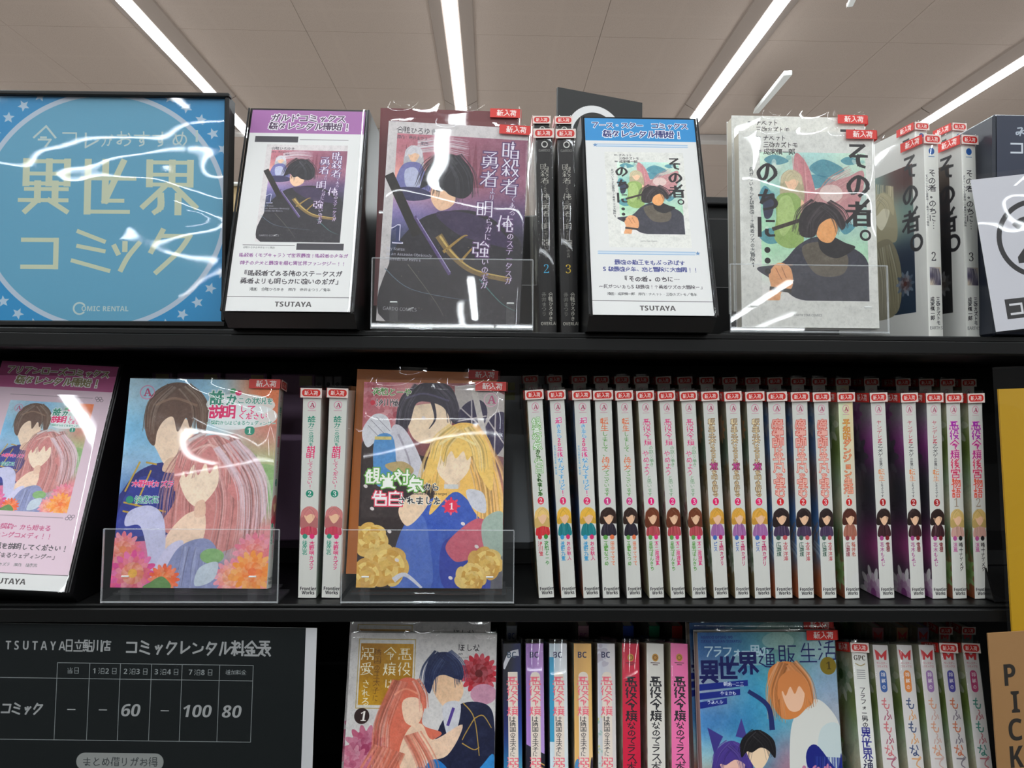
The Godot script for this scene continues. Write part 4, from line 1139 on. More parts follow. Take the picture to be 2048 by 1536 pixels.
func cover_villain():
	var cv := Canvas.new(self, 512, 728, Color(0.86, 0.85, 0.84))
	var gold := Color(0.66, 0.50, 0.14)
	cv.rect(28, 20, 200, 232, Color(0.74, 0.66, 0.46))
	cv.rect(31, 23, 194, 226, Color(0.88, 0.87, 0.85))
	cv.wash([[Color(0.62, 0.46, 0.12), Color(0.70, 0.54, 0.18)], [gold, gold], [Color(0.74, 0.58, 0.18), Color(0.64, 0.48, 0.14)]], Rect2(36, 36, 184, 204))
	var w := Color(0.95, 0.93, 0.86)
	cv.text("悪役", 168, 46, 46, w, {"v": true, "t": 0.085, "serif": 0.4, "gap": 1.12})
	cv.text("令嬢", 116, 46, 46, w, {"v": true, "t": 0.085, "serif": 0.4, "gap": 1.12})
	cv.text("は", 124, 152, 34, w, {"t": 0.09})
	cv.text("隣国の王太子に", 84, 54, 24, Color(0.40, 0.28, 0.08), {"v": true, "t": 0.07, "gap": 1.05})
	cv.text("溺愛", 38, 46, 46, w, {"v": true, "t": 0.085, "serif": 0.4, "gap": 1.12})
	cv.text("される", 46, 154, 30, w, {"v": true, "t": 0.08})
	cv.text("ほしな", 376, 32, 26, INK, {"t": 0.08})
	cv.text("原作", 378, 64, 8, Color(0.4, 0.4, 0.4), {"t": 0.1})
	cv.text("キャラクター原", 378, 76, 7, Color(0.4, 0.4, 0.4), {"t": 0.1})
	cv.flower(452, 132, 66, Color(0.72, 0.20, 0.26), Color(0.36, 0.06, 0.08), 18)
	cv.oval(470, 200, 46, 34, Color(0.80, 0.62, 0.70))
	cv.flower(70, 380, 74, Color(0.72, 0.40, 0.50), Color(0.60, 0.28, 0.40), 14)
	cv.flower(30, 430, 60, Color(0.78, 0.50, 0.58), Color(0.70, 0.40, 0.50), 14)
	# a figure in navy
	cv.blob(v2([330, 290, 400, 230, 490, 240, 512, 330, 512, 500, 330, 500, 300, 400]), Color(0.11, 0.13, 0.24))
	cv.blob(v2([300, 130, 370, 120, 400, 190, 370, 240, 330, 240, 290, 180]), Color(0.93, 0.80, 0.68))
	cv.blob(v2([262, 160, 280, 80, 340, 62, 390, 100, 396, 150, 370, 150, 330, 138, 300, 150, 282, 200]), Color(0.11, 0.16, 0.30))
	cv.strands(Vector2(320, 66), Vector2(275, 190), 70, -16, 12, 8, Color(0.12, 0.17, 0.32), 0.25)
	cv.strands(Vector2(335, 66), Vector2(392, 160), 60, 14, 12, 8, Color(0.13, 0.18, 0.34), 0.25)
	cv.blob(v2([330, 240, 390, 230, 380, 320, 350, 340]), Color(0.84, 0.84, 0.86))
	cv.line(v2([366, 250, 350, 300]), 10, Color(0.35, 0.28, 0.55))
	for q in [[400, 230, 440, 280, 460, 400], [440, 280, 410, 330, 400, 350], [440, 280, 470, 270, 500, 310], [400, 360, 440, 380, 460, 372]]:
		cv.sweep(v2(q), 4, 3, Color(0.72, 0.60, 0.34))
	# a figure with coral hair, blue gown
	cv.blob(v2([150, 640, 280, 430, 330, 420, 420, 500, 512, 420, 512, 728, 120, 728]), Color(0.20, 0.48, 0.72))
	cv.strands(Vector2(340, 440), Vector2(330, 728), 260, 0, 24, 14, Color(0.24, 0.52, 0.76), 0.3)
	cv.blob(v2([400, 520, 470, 430, 512, 400, 512, 560, 430, 620]), Color(0.28, 0.58, 0.80))
	cv.blob(v2([150, 190, 190, 150, 240, 160, 270, 220, 262, 300, 330, 330, 250, 380, 230, 460, 330, 520, 300, 620, 200, 560, 120, 590, 30, 560, 110, 450, 150, 360, 140, 270]), Color(0.82, 0.48, 0.40))
	cv.blob(v2([190, 220, 240, 210, 262, 260, 240, 305, 200, 290]), Color(0.95, 0.84, 0.75))
	cv.blob(v2([220, 310, 260, 300, 300, 350, 400, 300, 350, 400, 260, 420, 240, 480, 190, 440, 190, 370]), Color(0.94, 0.83, 0.74))
	cv.blob(v2([150, 290, 146, 200, 200, 152, 262, 190, 272, 250, 240, 215, 196, 220, 180, 260]), Color(0.83, 0.48, 0.40))
	cv.strands(Vector2(180, 160), Vector2(130, 470), 70, -30, 22, 13, Color(0.83, 0.49, 0.41), 0.4)
	cv.strands(Vector2(230, 156), Vector2(262, 250), 40, 10, 8, 9, Color(0.86, 0.56, 0.48), 0.4)
	cv.sweep(v2([160, 206, 200, 186, 250, 206]), 6, 6, Color(0.93, 0.68, 0.58, 0.7))
	cv.strands(Vector2(150, 380), Vector2(90, 600), 150, -20, 20, 13, Color(0.84, 0.52, 0.44), 0.3)
	cv.strands(Vector2(230, 330), Vector2(300, 560), 100, 30, 14, 11, Color(0.84, 0.52, 0.44), 0.3)
	cv.grain(0.06)
	cv.oval(52, 276, 26, 26, Color(0.20, 0.13, 0.12))
	cv.latin("1", 46, 260, 32, Color(0.93, 0.92, 0.9), {"font": "Droid Serif", "shear": 0.1})
	keep("villain", cv)

func cover_shopping():
	var cv := Canvas.new(self, 512, 728, Color(0.4, 0.6, 0.7))
	cv.wash([[Color(0.28, 0.42, 0.58), Color(0.36, 0.56, 0.64), Color(0.46, 0.60, 0.58), Color(0.56, 0.68, 0.72)], [Color(0.60, 0.66, 0.72), Color(0.36, 0.62, 0.74), Color(0.42, 0.70, 0.76), Color(0.60, 0.70, 0.78)], [Color(0.34, 0.54, 0.72), Color(0.32, 0.58, 0.72), Color(0.46, 0.68, 0.76), Color(0.66, 0.70, 0.74)], [Color(0.62, 0.74, 0.76), Color(0.42, 0.64, 0.72), Color(0.64, 0.56, 0.62), Color(0.60, 0.70, 0.76)], [Color(0.55, 0.30, 0.24), Color(0.50, 0.42, 0.52), Color(0.64, 0.48, 0.54), Color(0.24, 0.30, 0.58)], [Color(0.26, 0.14, 0.12), Color(0.40, 0.40, 0.50), Color(0.40, 0.58, 0.62), Color(0.22, 0.26, 0.56)]])
	for q in [[300, 30, 60, 30], [200, 90, 80, 24], [460, 60, 60, 34]]:
		cv.oval(q[0], q[1], q[2], q[3], Color(0.72, 0.80, 0.78, 0.5))
	cv.grain(0.05)
	# lettering, slanting up to the right
	var navy := Color(0.10, 0.12, 0.34)
	cv.text("アラフォー男の", 20, 44, 40, Color(0.74, 0.82, 0.86), {"t": 0.12, "gap": 0.86})
	cv.text("異", 2, 96, 76, navy, {"t": 0.14})
	cv.text("世", 74, 82, 76, navy, {"t": 0.14})
	cv.text("界", 146, 68, 76, navy, {"t": 0.14})
	cv.text("通", 222, 52, 70, navy, {"t": 0.06})
	cv.text("販", 298, 44, 70, navy, {"t": 0.06})
	cv.text("生", 374, 36, 70, navy, {"t": 0.06})
	cv.text("活", 446, 28, 70, navy, {"t": 0.06})
	cv.latin("ARAFOO OTOKO NO", 12, 12, 9, Color(0.20, 0.28, 0.48))
	cv.latin("ISEKAI TSUHAN SEIKATSU", 12, 26, 9, Color(0.20, 0.28, 0.48))
	for q in [[0, 176, 180, "朝倉一二三"], [0, 206, 150, "やまかわ"], [0, 236, 100, "うみハル"]]:
		cv.poly(PackedVector2Array([Vector2(q[0], q[1]), Vector2(q[0] + q[2], q[1] - 14), Vector2(q[0] + q[2], q[1] + 6), Vector2(q[0], q[1] + 22)]), Color(0.16, 0.22, 0.50))
		cv.text(q[3], q[2] - q[3].length() * 16 - 10, q[1] - 8, 15, Color(0.86, 0.88, 0.92), {"t": 0.12})
	cv.oval(482, 116, 30, 30, Color(0.50, 0.44, 0.18))
	cv.latin("1", 476, 102, 26, Color(0.30, 0.26, 0.12), {"font": "Droid Serif"})
	# masses: amber hair and white blouse, violet hair, black hair and white shirt
	cv.blob(v2([330, 330, 380, 250, 440, 230, 500, 290, 512, 360, 470, 420, 440, 520, 360, 600, 320, 540]), Color(0.86, 0.86, 0.84))
	cv.blob(v2([440, 330, 512, 320, 512, 480, 470, 520, 420, 470]), Color(0.80, 0.84, 0.84))
	cv.blob(v2([260, 130, 330, 100, 400, 140, 420, 230, 390, 260, 350, 290, 300, 290, 262, 230]), Color(0.80, 0.55, 0.36))
	cv.strands(Vector2(320, 106), Vector2(280, 290), 70, -20, 18, 11, Color(0.80, 0.56, 0.38), 0.35)
	cv.strands(Vector2(345, 106), Vector2(410, 250), 60, 20, 14, 11, Color(0.80, 0.56, 0.38), 0.35)
	cv.blob(v2([304, 190, 350, 170, 388, 200, 370, 262, 326, 262]), Color(0.92, 0.78, 0.68))
	cv.blob(v2([290, 230, 296, 160, 350, 130, 400, 170, 412, 240, 392, 214, 370, 184, 352, 210, 336, 186, 318, 216, 306, 200]), Color(0.80, 0.56, 0.38))
	cv.blob(v2([380, 420, 420, 380, 490, 460, 512, 420, 512, 728, 340, 728, 400, 560]), Color(0.17, 0.20, 0.48))
	cv.strands(Vector2(460, 420), Vector2(440, 728), 140, 0, 14, 10, Color(0.18, 0.24, 0.54), 0.3)
	speckle(cv, Rect2(360, 450, 120, 130), 46, 9, [Color(0.84, 0.64, 0.72), Color(0.76, 0.54, 0.64)])
	cv.sweep(v2([180, 200, 250, 250, 262, 330]), 14, 20, Color(0.18, 0.22, 0.40))
	head_mass(cv, 110, 440, 66, Color(0.34, 0.28, 0.54), Color(0.92, 0.78, 0.72), 1.7, -0.1)
	cv.poly(PackedVector2Array(v2([24, 320, 80, 350, 46, 410])), Color(0.30, 0.28, 0.52))
	cv.poly(PackedVector2Array(v2([150, 290, 170, 360, 126, 350])), Color(0.32, 0.30, 0.54))
	cv.blob(v2([120, 728, 130, 600, 190, 540, 300, 540, 360, 620, 370, 728]), Color(0.84, 0.85, 0.87))
	cv.blob(v2([180, 470, 240, 470, 230, 550, 210, 570, 185, 545]), Color(0.93, 0.82, 0.72))
	head_mass(cv, 206, 400, 62, Color(0.13, 0.12, 0.13), Color(0.94, 0.84, 0.74))
	cv.line(v2([206, 570, 214, 728]), 3, Color(0.62, 0.64, 0.68))
	cv.blob(v2([320, 620, 390, 600, 400, 728, 310, 728]), Color(0.38, 0.62, 0.66))
	cv.flower(490, 600, 26, Color(0.72, 0.64, 0.24), Color(0.50, 0.42, 0.16), 8)
	keep("shopping", cv)

# pictures that show on the covers of the comics shelved spine out: plain swatches of the colours seen there
func art_swatches():
	var sets := {
		"side_green": [Color(0.30, 0.50, 0.30), Color(0.75, 0.82, 0.60), Color(0.80, 0.30, 0.30), Color(0.40, 0.30, 0.45)],
		"side_amber": [Color(0.85, 0.55, 0.25), Color(0.45, 0.35, 0.15), Color(0.70, 0.70, 0.66), Color(0.30, 0.40, 0.25)],
		"side_blue": [Color(0.25, 0.45, 0.70), Color(0.80, 0.86, 0.92), Color(0.35, 0.35, 0.40), Color(0.70, 0.40, 0.25)],
		"side_violet": [Color(0.55, 0.22, 0.52), Color(0.20, 0.16, 0.22), Color(0.90, 0.88, 0.88), Color(0.75, 0.18, 0.16)],
		"side_grey": [Color(0.55, 0.54, 0.48), Color(0.25, 0.25, 0.24), Color(0.78, 0.78, 0.72), Color(0.45, 0.42, 0.40)],
		"side_wine": [Color(0.45, 0.14, 0.18), Color(0.70, 0.65, 0.50), Color(0.30, 0.10, 0.12), Color(0.80, 0.75, 0.70)],
		"side_leaf": [Color(0.16, 0.34, 0.12), Color(0.40, 0.55, 0.22), Color(0.55, 0.30, 0.14), Color(0.70, 0.72, 0.60)],
	}
	for called in sets:
		var c: Array = sets[called]
		var cv := Canvas.new(self, 256, 364, c[1])
		var rows := []
		for y in 6:
			var row := []
			for x in 4:
				row.append(c[rng.randi() % 4].lerp(c[rng.randi() % 4], rng.randf() * 0.5))
			rows.append(row)
		cv.wash(rows)
		for i in 10:
			var p := Vector2(rng.randf() * 256, rng.randf() * 364)
			cv.strands(p, p + Vector2.from_angle(rng.randf() * TAU) * 70, 30, 12, 4, 7, c[rng.randi() % 4], 0.25)
		for i in 9:
			cv.flower(rng.randf() * 256, rng.randf() * 364, 22 + rng.randf() * 28, c[rng.randi() % 4].lightened(0.15), c[rng.randi() % 4], 10)
		cv.grain(0.055)
		M[called] = printed(cv.tex(), 0.4)
	var cv := Canvas.new(self, 256, 364, Color(0.85, 0.85, 0.83))       # the two white comics at the right of the top board
	white_side(cv, Color(0.46, 0.54, 0.50), Color(0.30, 0.14, 0.12), Color(0.10, 0.18, 0.26), Color(0.80, 0.76, 0.60))
	M.side_white_two = printed(cv.tex(), 0.4)
	cv = Canvas.new(self, 256, 364, Color(0.85, 0.85, 0.83))
	white_side(cv, Color(0.20, 0.17, 0.17), Color(0.30, 0.24, 0.20), Color(0.06, 0.06, 0.07), Color(0.40, 0.34, 0.28))
	M.side_white_three = printed(cv.tex(), 0.4)

func white_side(cv: Canvas, a: Color, b: Color, c: Color, d: Color):
	cv.wash([[a.lightened(0.2), a, b], [a, d, a], [b, d, a], [a, c, c], [c, c.lightened(0.1), c], [c, c, c]], Rect2(36, 40, 190, 276))
	cv.strands(Vector2(150, 60), Vector2(110, 170), 70, 14, 12, 7, d, 0.35)
	head_mass(cv, 140, 112, 34, d.darkened(0.1), d.lightened(0.35), 1.8)
	cv.blob(v2([100, 180, 160, 168, 190, 230, 176, 312, 90, 312, 80, 230]), d.darkened(0.35))
	cv.strands(Vector2(130, 180), Vector2(140, 310), 90, 6, 18, 6, d.darkened(0.25), 0.4)
	cv.flower(66, 90, 26, b.lightened(0.1), b, 10)
	cv.flower(200, 260, 24, c.lightened(0.2), b, 10)
	cv.rect(226, 30, 30, 334, Color(0.85, 0.85, 0.83))
	cv.text("その者", 196, 20, 46, INK, {"v": true, "t": 0.14, "serif": 0.3, "gap": 1.1})
	cv.ring(232, 188, 13, 6, INK, 24)
	cv.text("のちに", 16, 60, 42, INK, {"v": true, "t": 0.14, "serif": 0.3})

# a spine; o: back, title [[text, colour, relative size]], from, to (height shares of the title), edge, badge, num, hair, coat, names [[text, colour]], foot, logo
func spine_print(o: Dictionary) -> StandardMaterial3D:
	var cv := Canvas.new(self, 80, 936, o.get("back", Color(0.86, 0.86, 0.84)))
	if o.has("wash"):
		cv.wash(o.wash)
	if o.has("motif"):
		motif(cv, o.motif)
	match o.get("logo", "ring"):
		"ring":
			cv.ring(40, 68, 17, 3, Color(0.84, 0.62, 0.70), 30)
			cv.latin("A", 32, 58, 20, Color(0.62, 0.22, 0.36), {"font": "Droid Serif"})
			cv.rect(22, 92, 36, 2, Color(0.80, 0.62, 0.68))
		"swirl":
			cv.ring(42, 62, 13, 5, Color(0.82, 0.82, 0.80), 24)
			cv.latin("GARDO", 14, 84, 12, Color(0.66, 0.66, 0.64), {"bold": false})
		"globe":
			cv.oval(42, 66, 16, 16, Color(0.16, 0.36, 0.58))
			cv.rect(24, 90, 34, 3, Color(0.3, 0.45, 0.6))
	var y0: float = o.get("from", 0.125) * 936
	var y1: float = o.get("to", 0.505) * 936
	var total := 0.0
	for q in o.title:
		total += q[0].length() * q[2] - (q[4] if q.size() > 4 else 0.0)
	var unit := (y1 - y0) / total
	var y := y0
	for q in o.title:
		var size: float = unit * q[2]
		y -= unit * (q[4] if q.size() > 4 else 0.0)     # a piece may start beside the one before it
		var draw := minf(size, 54.0)
		var wide := minf(1.35, 54.0 / draw)
		var d := {"v": true, "t": o.get("t", 0.12), "gap": size / draw, "serif": o.get("serif", 0.2), "sx": wide}
		if o.has("edge"):
			d.edge = o.edge
			d.et = o.get("et", 0.11)
		cv.text(q[0], 40 - draw * wide / 2.0 + (q[3] if q.size() > 3 else 0.0), y, draw, q[1], d)
		y += size * q[0].length()
	if o.has("sub"):
		cv.text(o.sub[0], 6, o.sub[2] * 936, 11, o.sub[1], {"v": true, "t": 0.1, "gap": 1.1})
	if o.has("num"):
		var by: float = o.get("num_at", 0.53) * 936
		if o.has("badge"):
			cv.oval(40, by, 17, 17, o.badge)
			cv.latin(str(o.num), 33, by - 11, 22, Color(0.97, 0.94, 0.94), {"font": "Droid Serif"})
		else:
			cv.latin(str(o.num), 26, by - 22, 40, o.num_colour, {"font": "Droid Serif", "bold": false})
	if o.has("hair"):
		cv.blob(v2([4, 650, 14, 606, 40, 594, 68, 606, 78, 650, 42, 654]), o.coat)
		cv.strands(Vector2(40, 596), Vector2(40, 652), 60, 0, 8, 7, o.coat, 0.4)
		head_mass(cv, 42, 566, 36, o.hair, SKIN, maxf(0.9, o.get("long", 0.0)))
	if o.has("thumb"):
		cv.wash([[o.thumb[0], o.thumb[2]], [o.thumb[1], o.thumb[0]], [o.thumb[2], o.thumb[1]]], Rect2(14, 610, 62, 84))
		cv.strands(Vector2(44, 616), Vector2(40, 690), 50, 8, 10, 8, o.thumb[1], 0.5)
	var x := 56.0
	for q in o.get("names", []):
		if o.get("dots", true):
			cv.oval(x, 660, 11, 11, q[1])
		cv.text(q[0], x - 11, o.get("names_at", 0.725) * 936, 22, q[1], {"v": true, "t": 0.11})
		x -= 32
	if o.has("foot"):
		var fy := 886.0
		for f in o.foot:
			cv.latin(f, 8 if f.length() > 6 else 16, fy, 15, o.get("foot_colour", INK), {"sx": 0.9})
			fy += 18
	cv.img.adjust_bcs(1.0, 1.1, 1.25)
	return printed(cv.tex(), 0.4)

func motif(cv: Canvas, kind: String):       # what the spines of the lower boards carry besides lettering
	match kind:
		"bc_navy", "bc_lilac", "bc_sky", "bc_cream", "bc_pale":
			var dark := Color(0.22, 0.22, 0.34)
			if kind == "bc_navy":
				cv.sweep(v2([0, 110, 30, 50, 70, 40]), 14, 30, Color(0.82, 0.82, 0.84))
				cv.sweep(v2([0, 600, 40, 560, 80, 620]), 30, 60, Color(0.80, 0.46, 0.38))
				dark = Color(0.30, 0.36, 0.42)
			if kind == "bc_lilac":
				cv.poly(PackedVector2Array(v2([0, 430, 80, 470, 80, 936, 0, 936])), Color(0.10, 0.10, 0.18))
				cv.line(v2([50, 500, 80, 516]), 5, Color(0.78, 0.62, 0.40))
				cv.line(v2([50, 516, 80, 532]), 5, Color(0.78, 0.62, 0.40))
			if kind == "bc_sky":
				cv.rect(0, 60, 20, 360, Color(0.30, 0.60, 0.72))
				cv.oval(0, 640, 16, 50, Color(0.20, 0.44, 0.24))
			if kind == "bc_cream":
				cv.blob(v2([0, 520, 24, 510, 26, 700, 0, 720]), Color(0.36, 0.56, 0.70))
				cv.blob(v2([70, 510, 80, 500, 80, 720, 66, 640]), Color(0.20, 0.18, 0.24))
			if kind == "bc_pale":
				speckle(cv, Rect2(0, 300, 26, 500), 30, 6, [Color(0.78, 0.78, 0.58), Color(0.66, 0.74, 0.72)])
				speckle(cv, Rect2(0, 0, 40, 140), 12, 14, [Color(0.74, 0.72, 0.76)])
			cv.pill(20, 124, 44, 800, 20 if kind != "bc_navy" else 2, Color(0.88, 0.84, 0.80))
			cv.latin("BC", 18, 36, 26, dark, {"sx": 0.95})
		"crest":
			cv.oval(40, 62, 15, 17, Color(0.70, 0.54, 0.26))
			cv.ring(40, 62, 9, 3, Color(0.45, 0.32, 0.14), 18)
			cv.rect(18, 84, 44, 3, Color(0.3, 0.2, 0.2))
			cv.rect(28, 92, 24, 3, Color(0.3, 0.2, 0.2))
		"gpc":
			cv.latin("GPC", 8, 48, 22, Color(0.20, 0.16, 0.10), {"font": "Droid Serif"})
			cv.sweep(v2([14, 84, 40, 94, 66, 84]), 4, 4, Color(0.62, 0.56, 0.40))
			for i in 5:
				cv.rect(18, 112 + i * 9, 44, 3, Color(0.55, 0.55, 0.56))
		"wing_m":
			cv.poly(PackedVector2Array(v2([8, 20, 24, 30, 40, 46, 56, 30, 72, 20, 66, 66, 54, 66, 52, 48, 40, 60, 28, 48, 26, 66, 14, 66])), Color(0.80, 0.18, 0.20))
			cv.text("モンスター", 12, 74, 12, Color(0.78, 0.40, 0.44), {"t": 0.1, "gap": 0.95})
			cv.text("コミックス", 12, 88, 12, Color(0.78, 0.40, 0.44), {"t": 0.1, "gap": 0.95})

# ---------- furniture of the displays ----------
func holder(label: String, foot: Vector3, w: float, h: float, depth: float, lift: float, tilt := 0.0):   # a clear acrylic book stand
	var o := thing("acrylic_book_stand", label, "book stand", posed(foot, tilt), "clear acrylic book stands")
	var f := Node3D.new()
	f.name = "front_plate"
	o.add_child(f)
	f.transform = Transform3D(Basis(Vector3.RIGHT, deg_to_rad(-3.0)), Vector3(0, 0.0005, 0))
	part(f, "pane", slab(Vector3(0, h / 2, 0), Vector3(w, h, 0.0018)), M.acrylic)
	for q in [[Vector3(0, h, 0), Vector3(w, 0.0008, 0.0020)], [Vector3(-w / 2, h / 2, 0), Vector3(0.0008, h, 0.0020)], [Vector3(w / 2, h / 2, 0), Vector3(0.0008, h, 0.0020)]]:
		part(f, "edge_glint", slab(q[0], q[1]), M.acrylic_edge)  # whitish strips along the rim stand in for light caught by the edges
	part(o, "base_plate", slab(Vector3(0, 0.0011, -depth / 2 - 0.001), Vector3(w, 0.0020, depth), 0.0003), M.acrylic)
	part(o, "rest", slab(Vector3(0, lift - 0.0012, -depth / 2 - 0.003), Vector3(w * 0.92, 0.0018, depth - 0.008), 0.0003), M.acrylic)
	for s in [-1.0, 1.0]:
		var c := Node3D.new()
		c.name = "clip"
		o.add_child(c, true)
		c.position = Vector3(s * w * 0.36, 0.002, 0.0018)
		part(c, "upright", slab(Vector3(0, 0.011, 0), Vector3(0.0075, 0.022, 0.0010), 0.0002), M.acrylic)
		part(c, "catch", slab(Vector3(0, 0.0215, 0.0004), Vector3(0.0062, 0.0012, 0.0014), 0.0002), M.white)
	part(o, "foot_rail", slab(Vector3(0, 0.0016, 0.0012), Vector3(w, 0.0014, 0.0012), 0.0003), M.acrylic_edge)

func display_box(label: String, foot: Vector3, w: float, h: float, lean: float, tilt: float, print_mat: Material, turn := 0.0):   # a black wedge-shaped stand with a printed face under film
	var o := thing("display_box", label, "display box", posed(foot, tilt, 0.0, turn), "black display boxes with printed faces")
	var a := deg_to_rad(lean)
	var plinth := 0.0115
	var top := Vector2(-0.004 - sin(a) * (h + 0.004), plinth + cos(a) * (h + 0.004))
	var deep: float = top.x - 0.060
	part(o, "body", extruded([Vector2(-0.004, plinth), top, Vector2(deep, top.y), Vector2(deep, 0.0), Vector2(-0.018, 0.0)], -w / 2 - 0.003, w / 2 + 0.003), M.black_gloss)
	var f := part(o, "printed_face", leaflet(w, h, 0.0005, print_mat, M.white))
	f.transform = Transform3D(Basis(Vector3.RIGHT, -a), Vector3(0, plinth + 0.001, -0.0015))
	var v := part(o, "film", film(w + 0.004, h, 0.012, 0.0002, [], true, 0.001, int(w * 1e5)), M.film)
	v.transform = Transform3D(Basis(Vector3.RIGHT, -a), Vector3(0, plinth + 0.001, 0.0002))
	for s in [-1.0, 1.0]:
		var e := part(o, "side_rail", slab(Vector3(s * (w / 2 + 0.0028), h / 2, 0.0012), Vector3(0.0016, h + 0.002, 0.0016), 0.0004), M.black_gloss)
		e.transform = Transform3D(Basis(Vector3.RIGHT, -a), Vector3(0, plinth + 0.001, -0.0015))

const RENT := "続々レンタル開始!"

func box_print(head: String, head_c: Color, edge: Color, called: String, lines: Array, back := Color(0.87, 0.87, 0.86)) -> StandardMaterial3D:
	var cv := Canvas.new(self, 400, 820, Color(0.87, 0.87, 0.86))
	cv.rect(0, 0, 400, 766, back)
	cv.rect(0, 0, 400, 102, head_c)
	var n := head.length()
	var size := minf(34.0, 360.0 / n)
	cv.text(head, 200 - n * size / 2.0 * 0.98, 16, size, edge, {"t": 0.13, "edge": Color(0.93, 0.93, 0.93), "et": 0.16, "gap": 0.98})
	cv.text(RENT, 200 - 8.6 * 16, 53, 33, edge, {"t": 0.13, "edge": Color(0.93, 0.93, 0.93), "et": 0.16, "gap": 0.98})
	small_copy(cv, called, 66, 152, 282, 404)
	cv.rect(0, 766, 400, 2, Color(0.30, 0.28, 0.28))
	cv.latin("TSUTAYA", 156, 784, 18, Color(0.24, 0.22, 0.22), {"sx": 1.12})
	var y := 0.0
	for q in lines:
		var m: int = q[0].length()
		cv.text(q[0], 200 - m * q[2] * 0.5, q[1], q[2], q[3], {"t": 0.12 if q[2] > 16 else 0.1})
	return printed(cv_extra(cv, called), 0.5)

func cv_extra(cv: Canvas, called: String) -> Texture2D:
	match called:
		"dark":
			cv.rect(22, 116, 150, 26, Color(0.20, 0.19, 0.22))
			cv.rect(178, 128, 170, 2, Color(0.3, 0.3, 0.3))
			cv.rect(206, 560, 156, 26, Color(0.20, 0.19, 0.22))
			cv.rect(28, 568, 172, 2, Color(0.3, 0.3, 0.3))
			cv.text("合鴨ひろゆき赤井まつり東西", 30, 574, 8, Color(0.5, 0.5, 0.5), {"t": 0.1})
		"white_cover":
			for q in [[40, 116, 370], [28, 572, 360]]:
				for i in 3:
					cv.poly(PackedVector2Array([Vector2(q[0], q[1] + i * 5), Vector2(q[2], q[1] + i * 5), Vector2(q[2] - 4, q[1] + 3 + i * 5), Vector2(q[0] - 4, q[1] + 3 + i * 5)]), Color(0.52, 0.68, 0.82) if i != 1 else Color(0.70, 0.80, 0.88))
			cv.star(34, 122, 9, Color(0.35, 0.52, 0.70))
			cv.star(366, 578, 9, Color(0.35, 0.52, 0.70))
		"wedding":
			for q in [[60, 128, 340], [60, 572, 340]]:
				cv.rect(q[0], q[1], q[2] - q[0], 1.5, Color(0.5, 0.45, 0.48))
			for q in [[352, 128, 1.0], [352, 574, -1.0]]:
				for i in 4:
					cv.ring(q[0] + i * 6, q[1] + q[2] * (i % 2) * 8, 5, 1.5, Color(0.45, 0.40, 0.44), 14)
	return cv.tex()

func cover_pose(px: float, y: float, z: float, w: float, tilt: float, lean: float) -> Transform3D:   # a face-out comic whose lower left corner stands at height y in that column, z away
	var p := posed(across(px, z, y), tilt, lean)
	p.origin += p.basis.x * w / 2.0
	return p

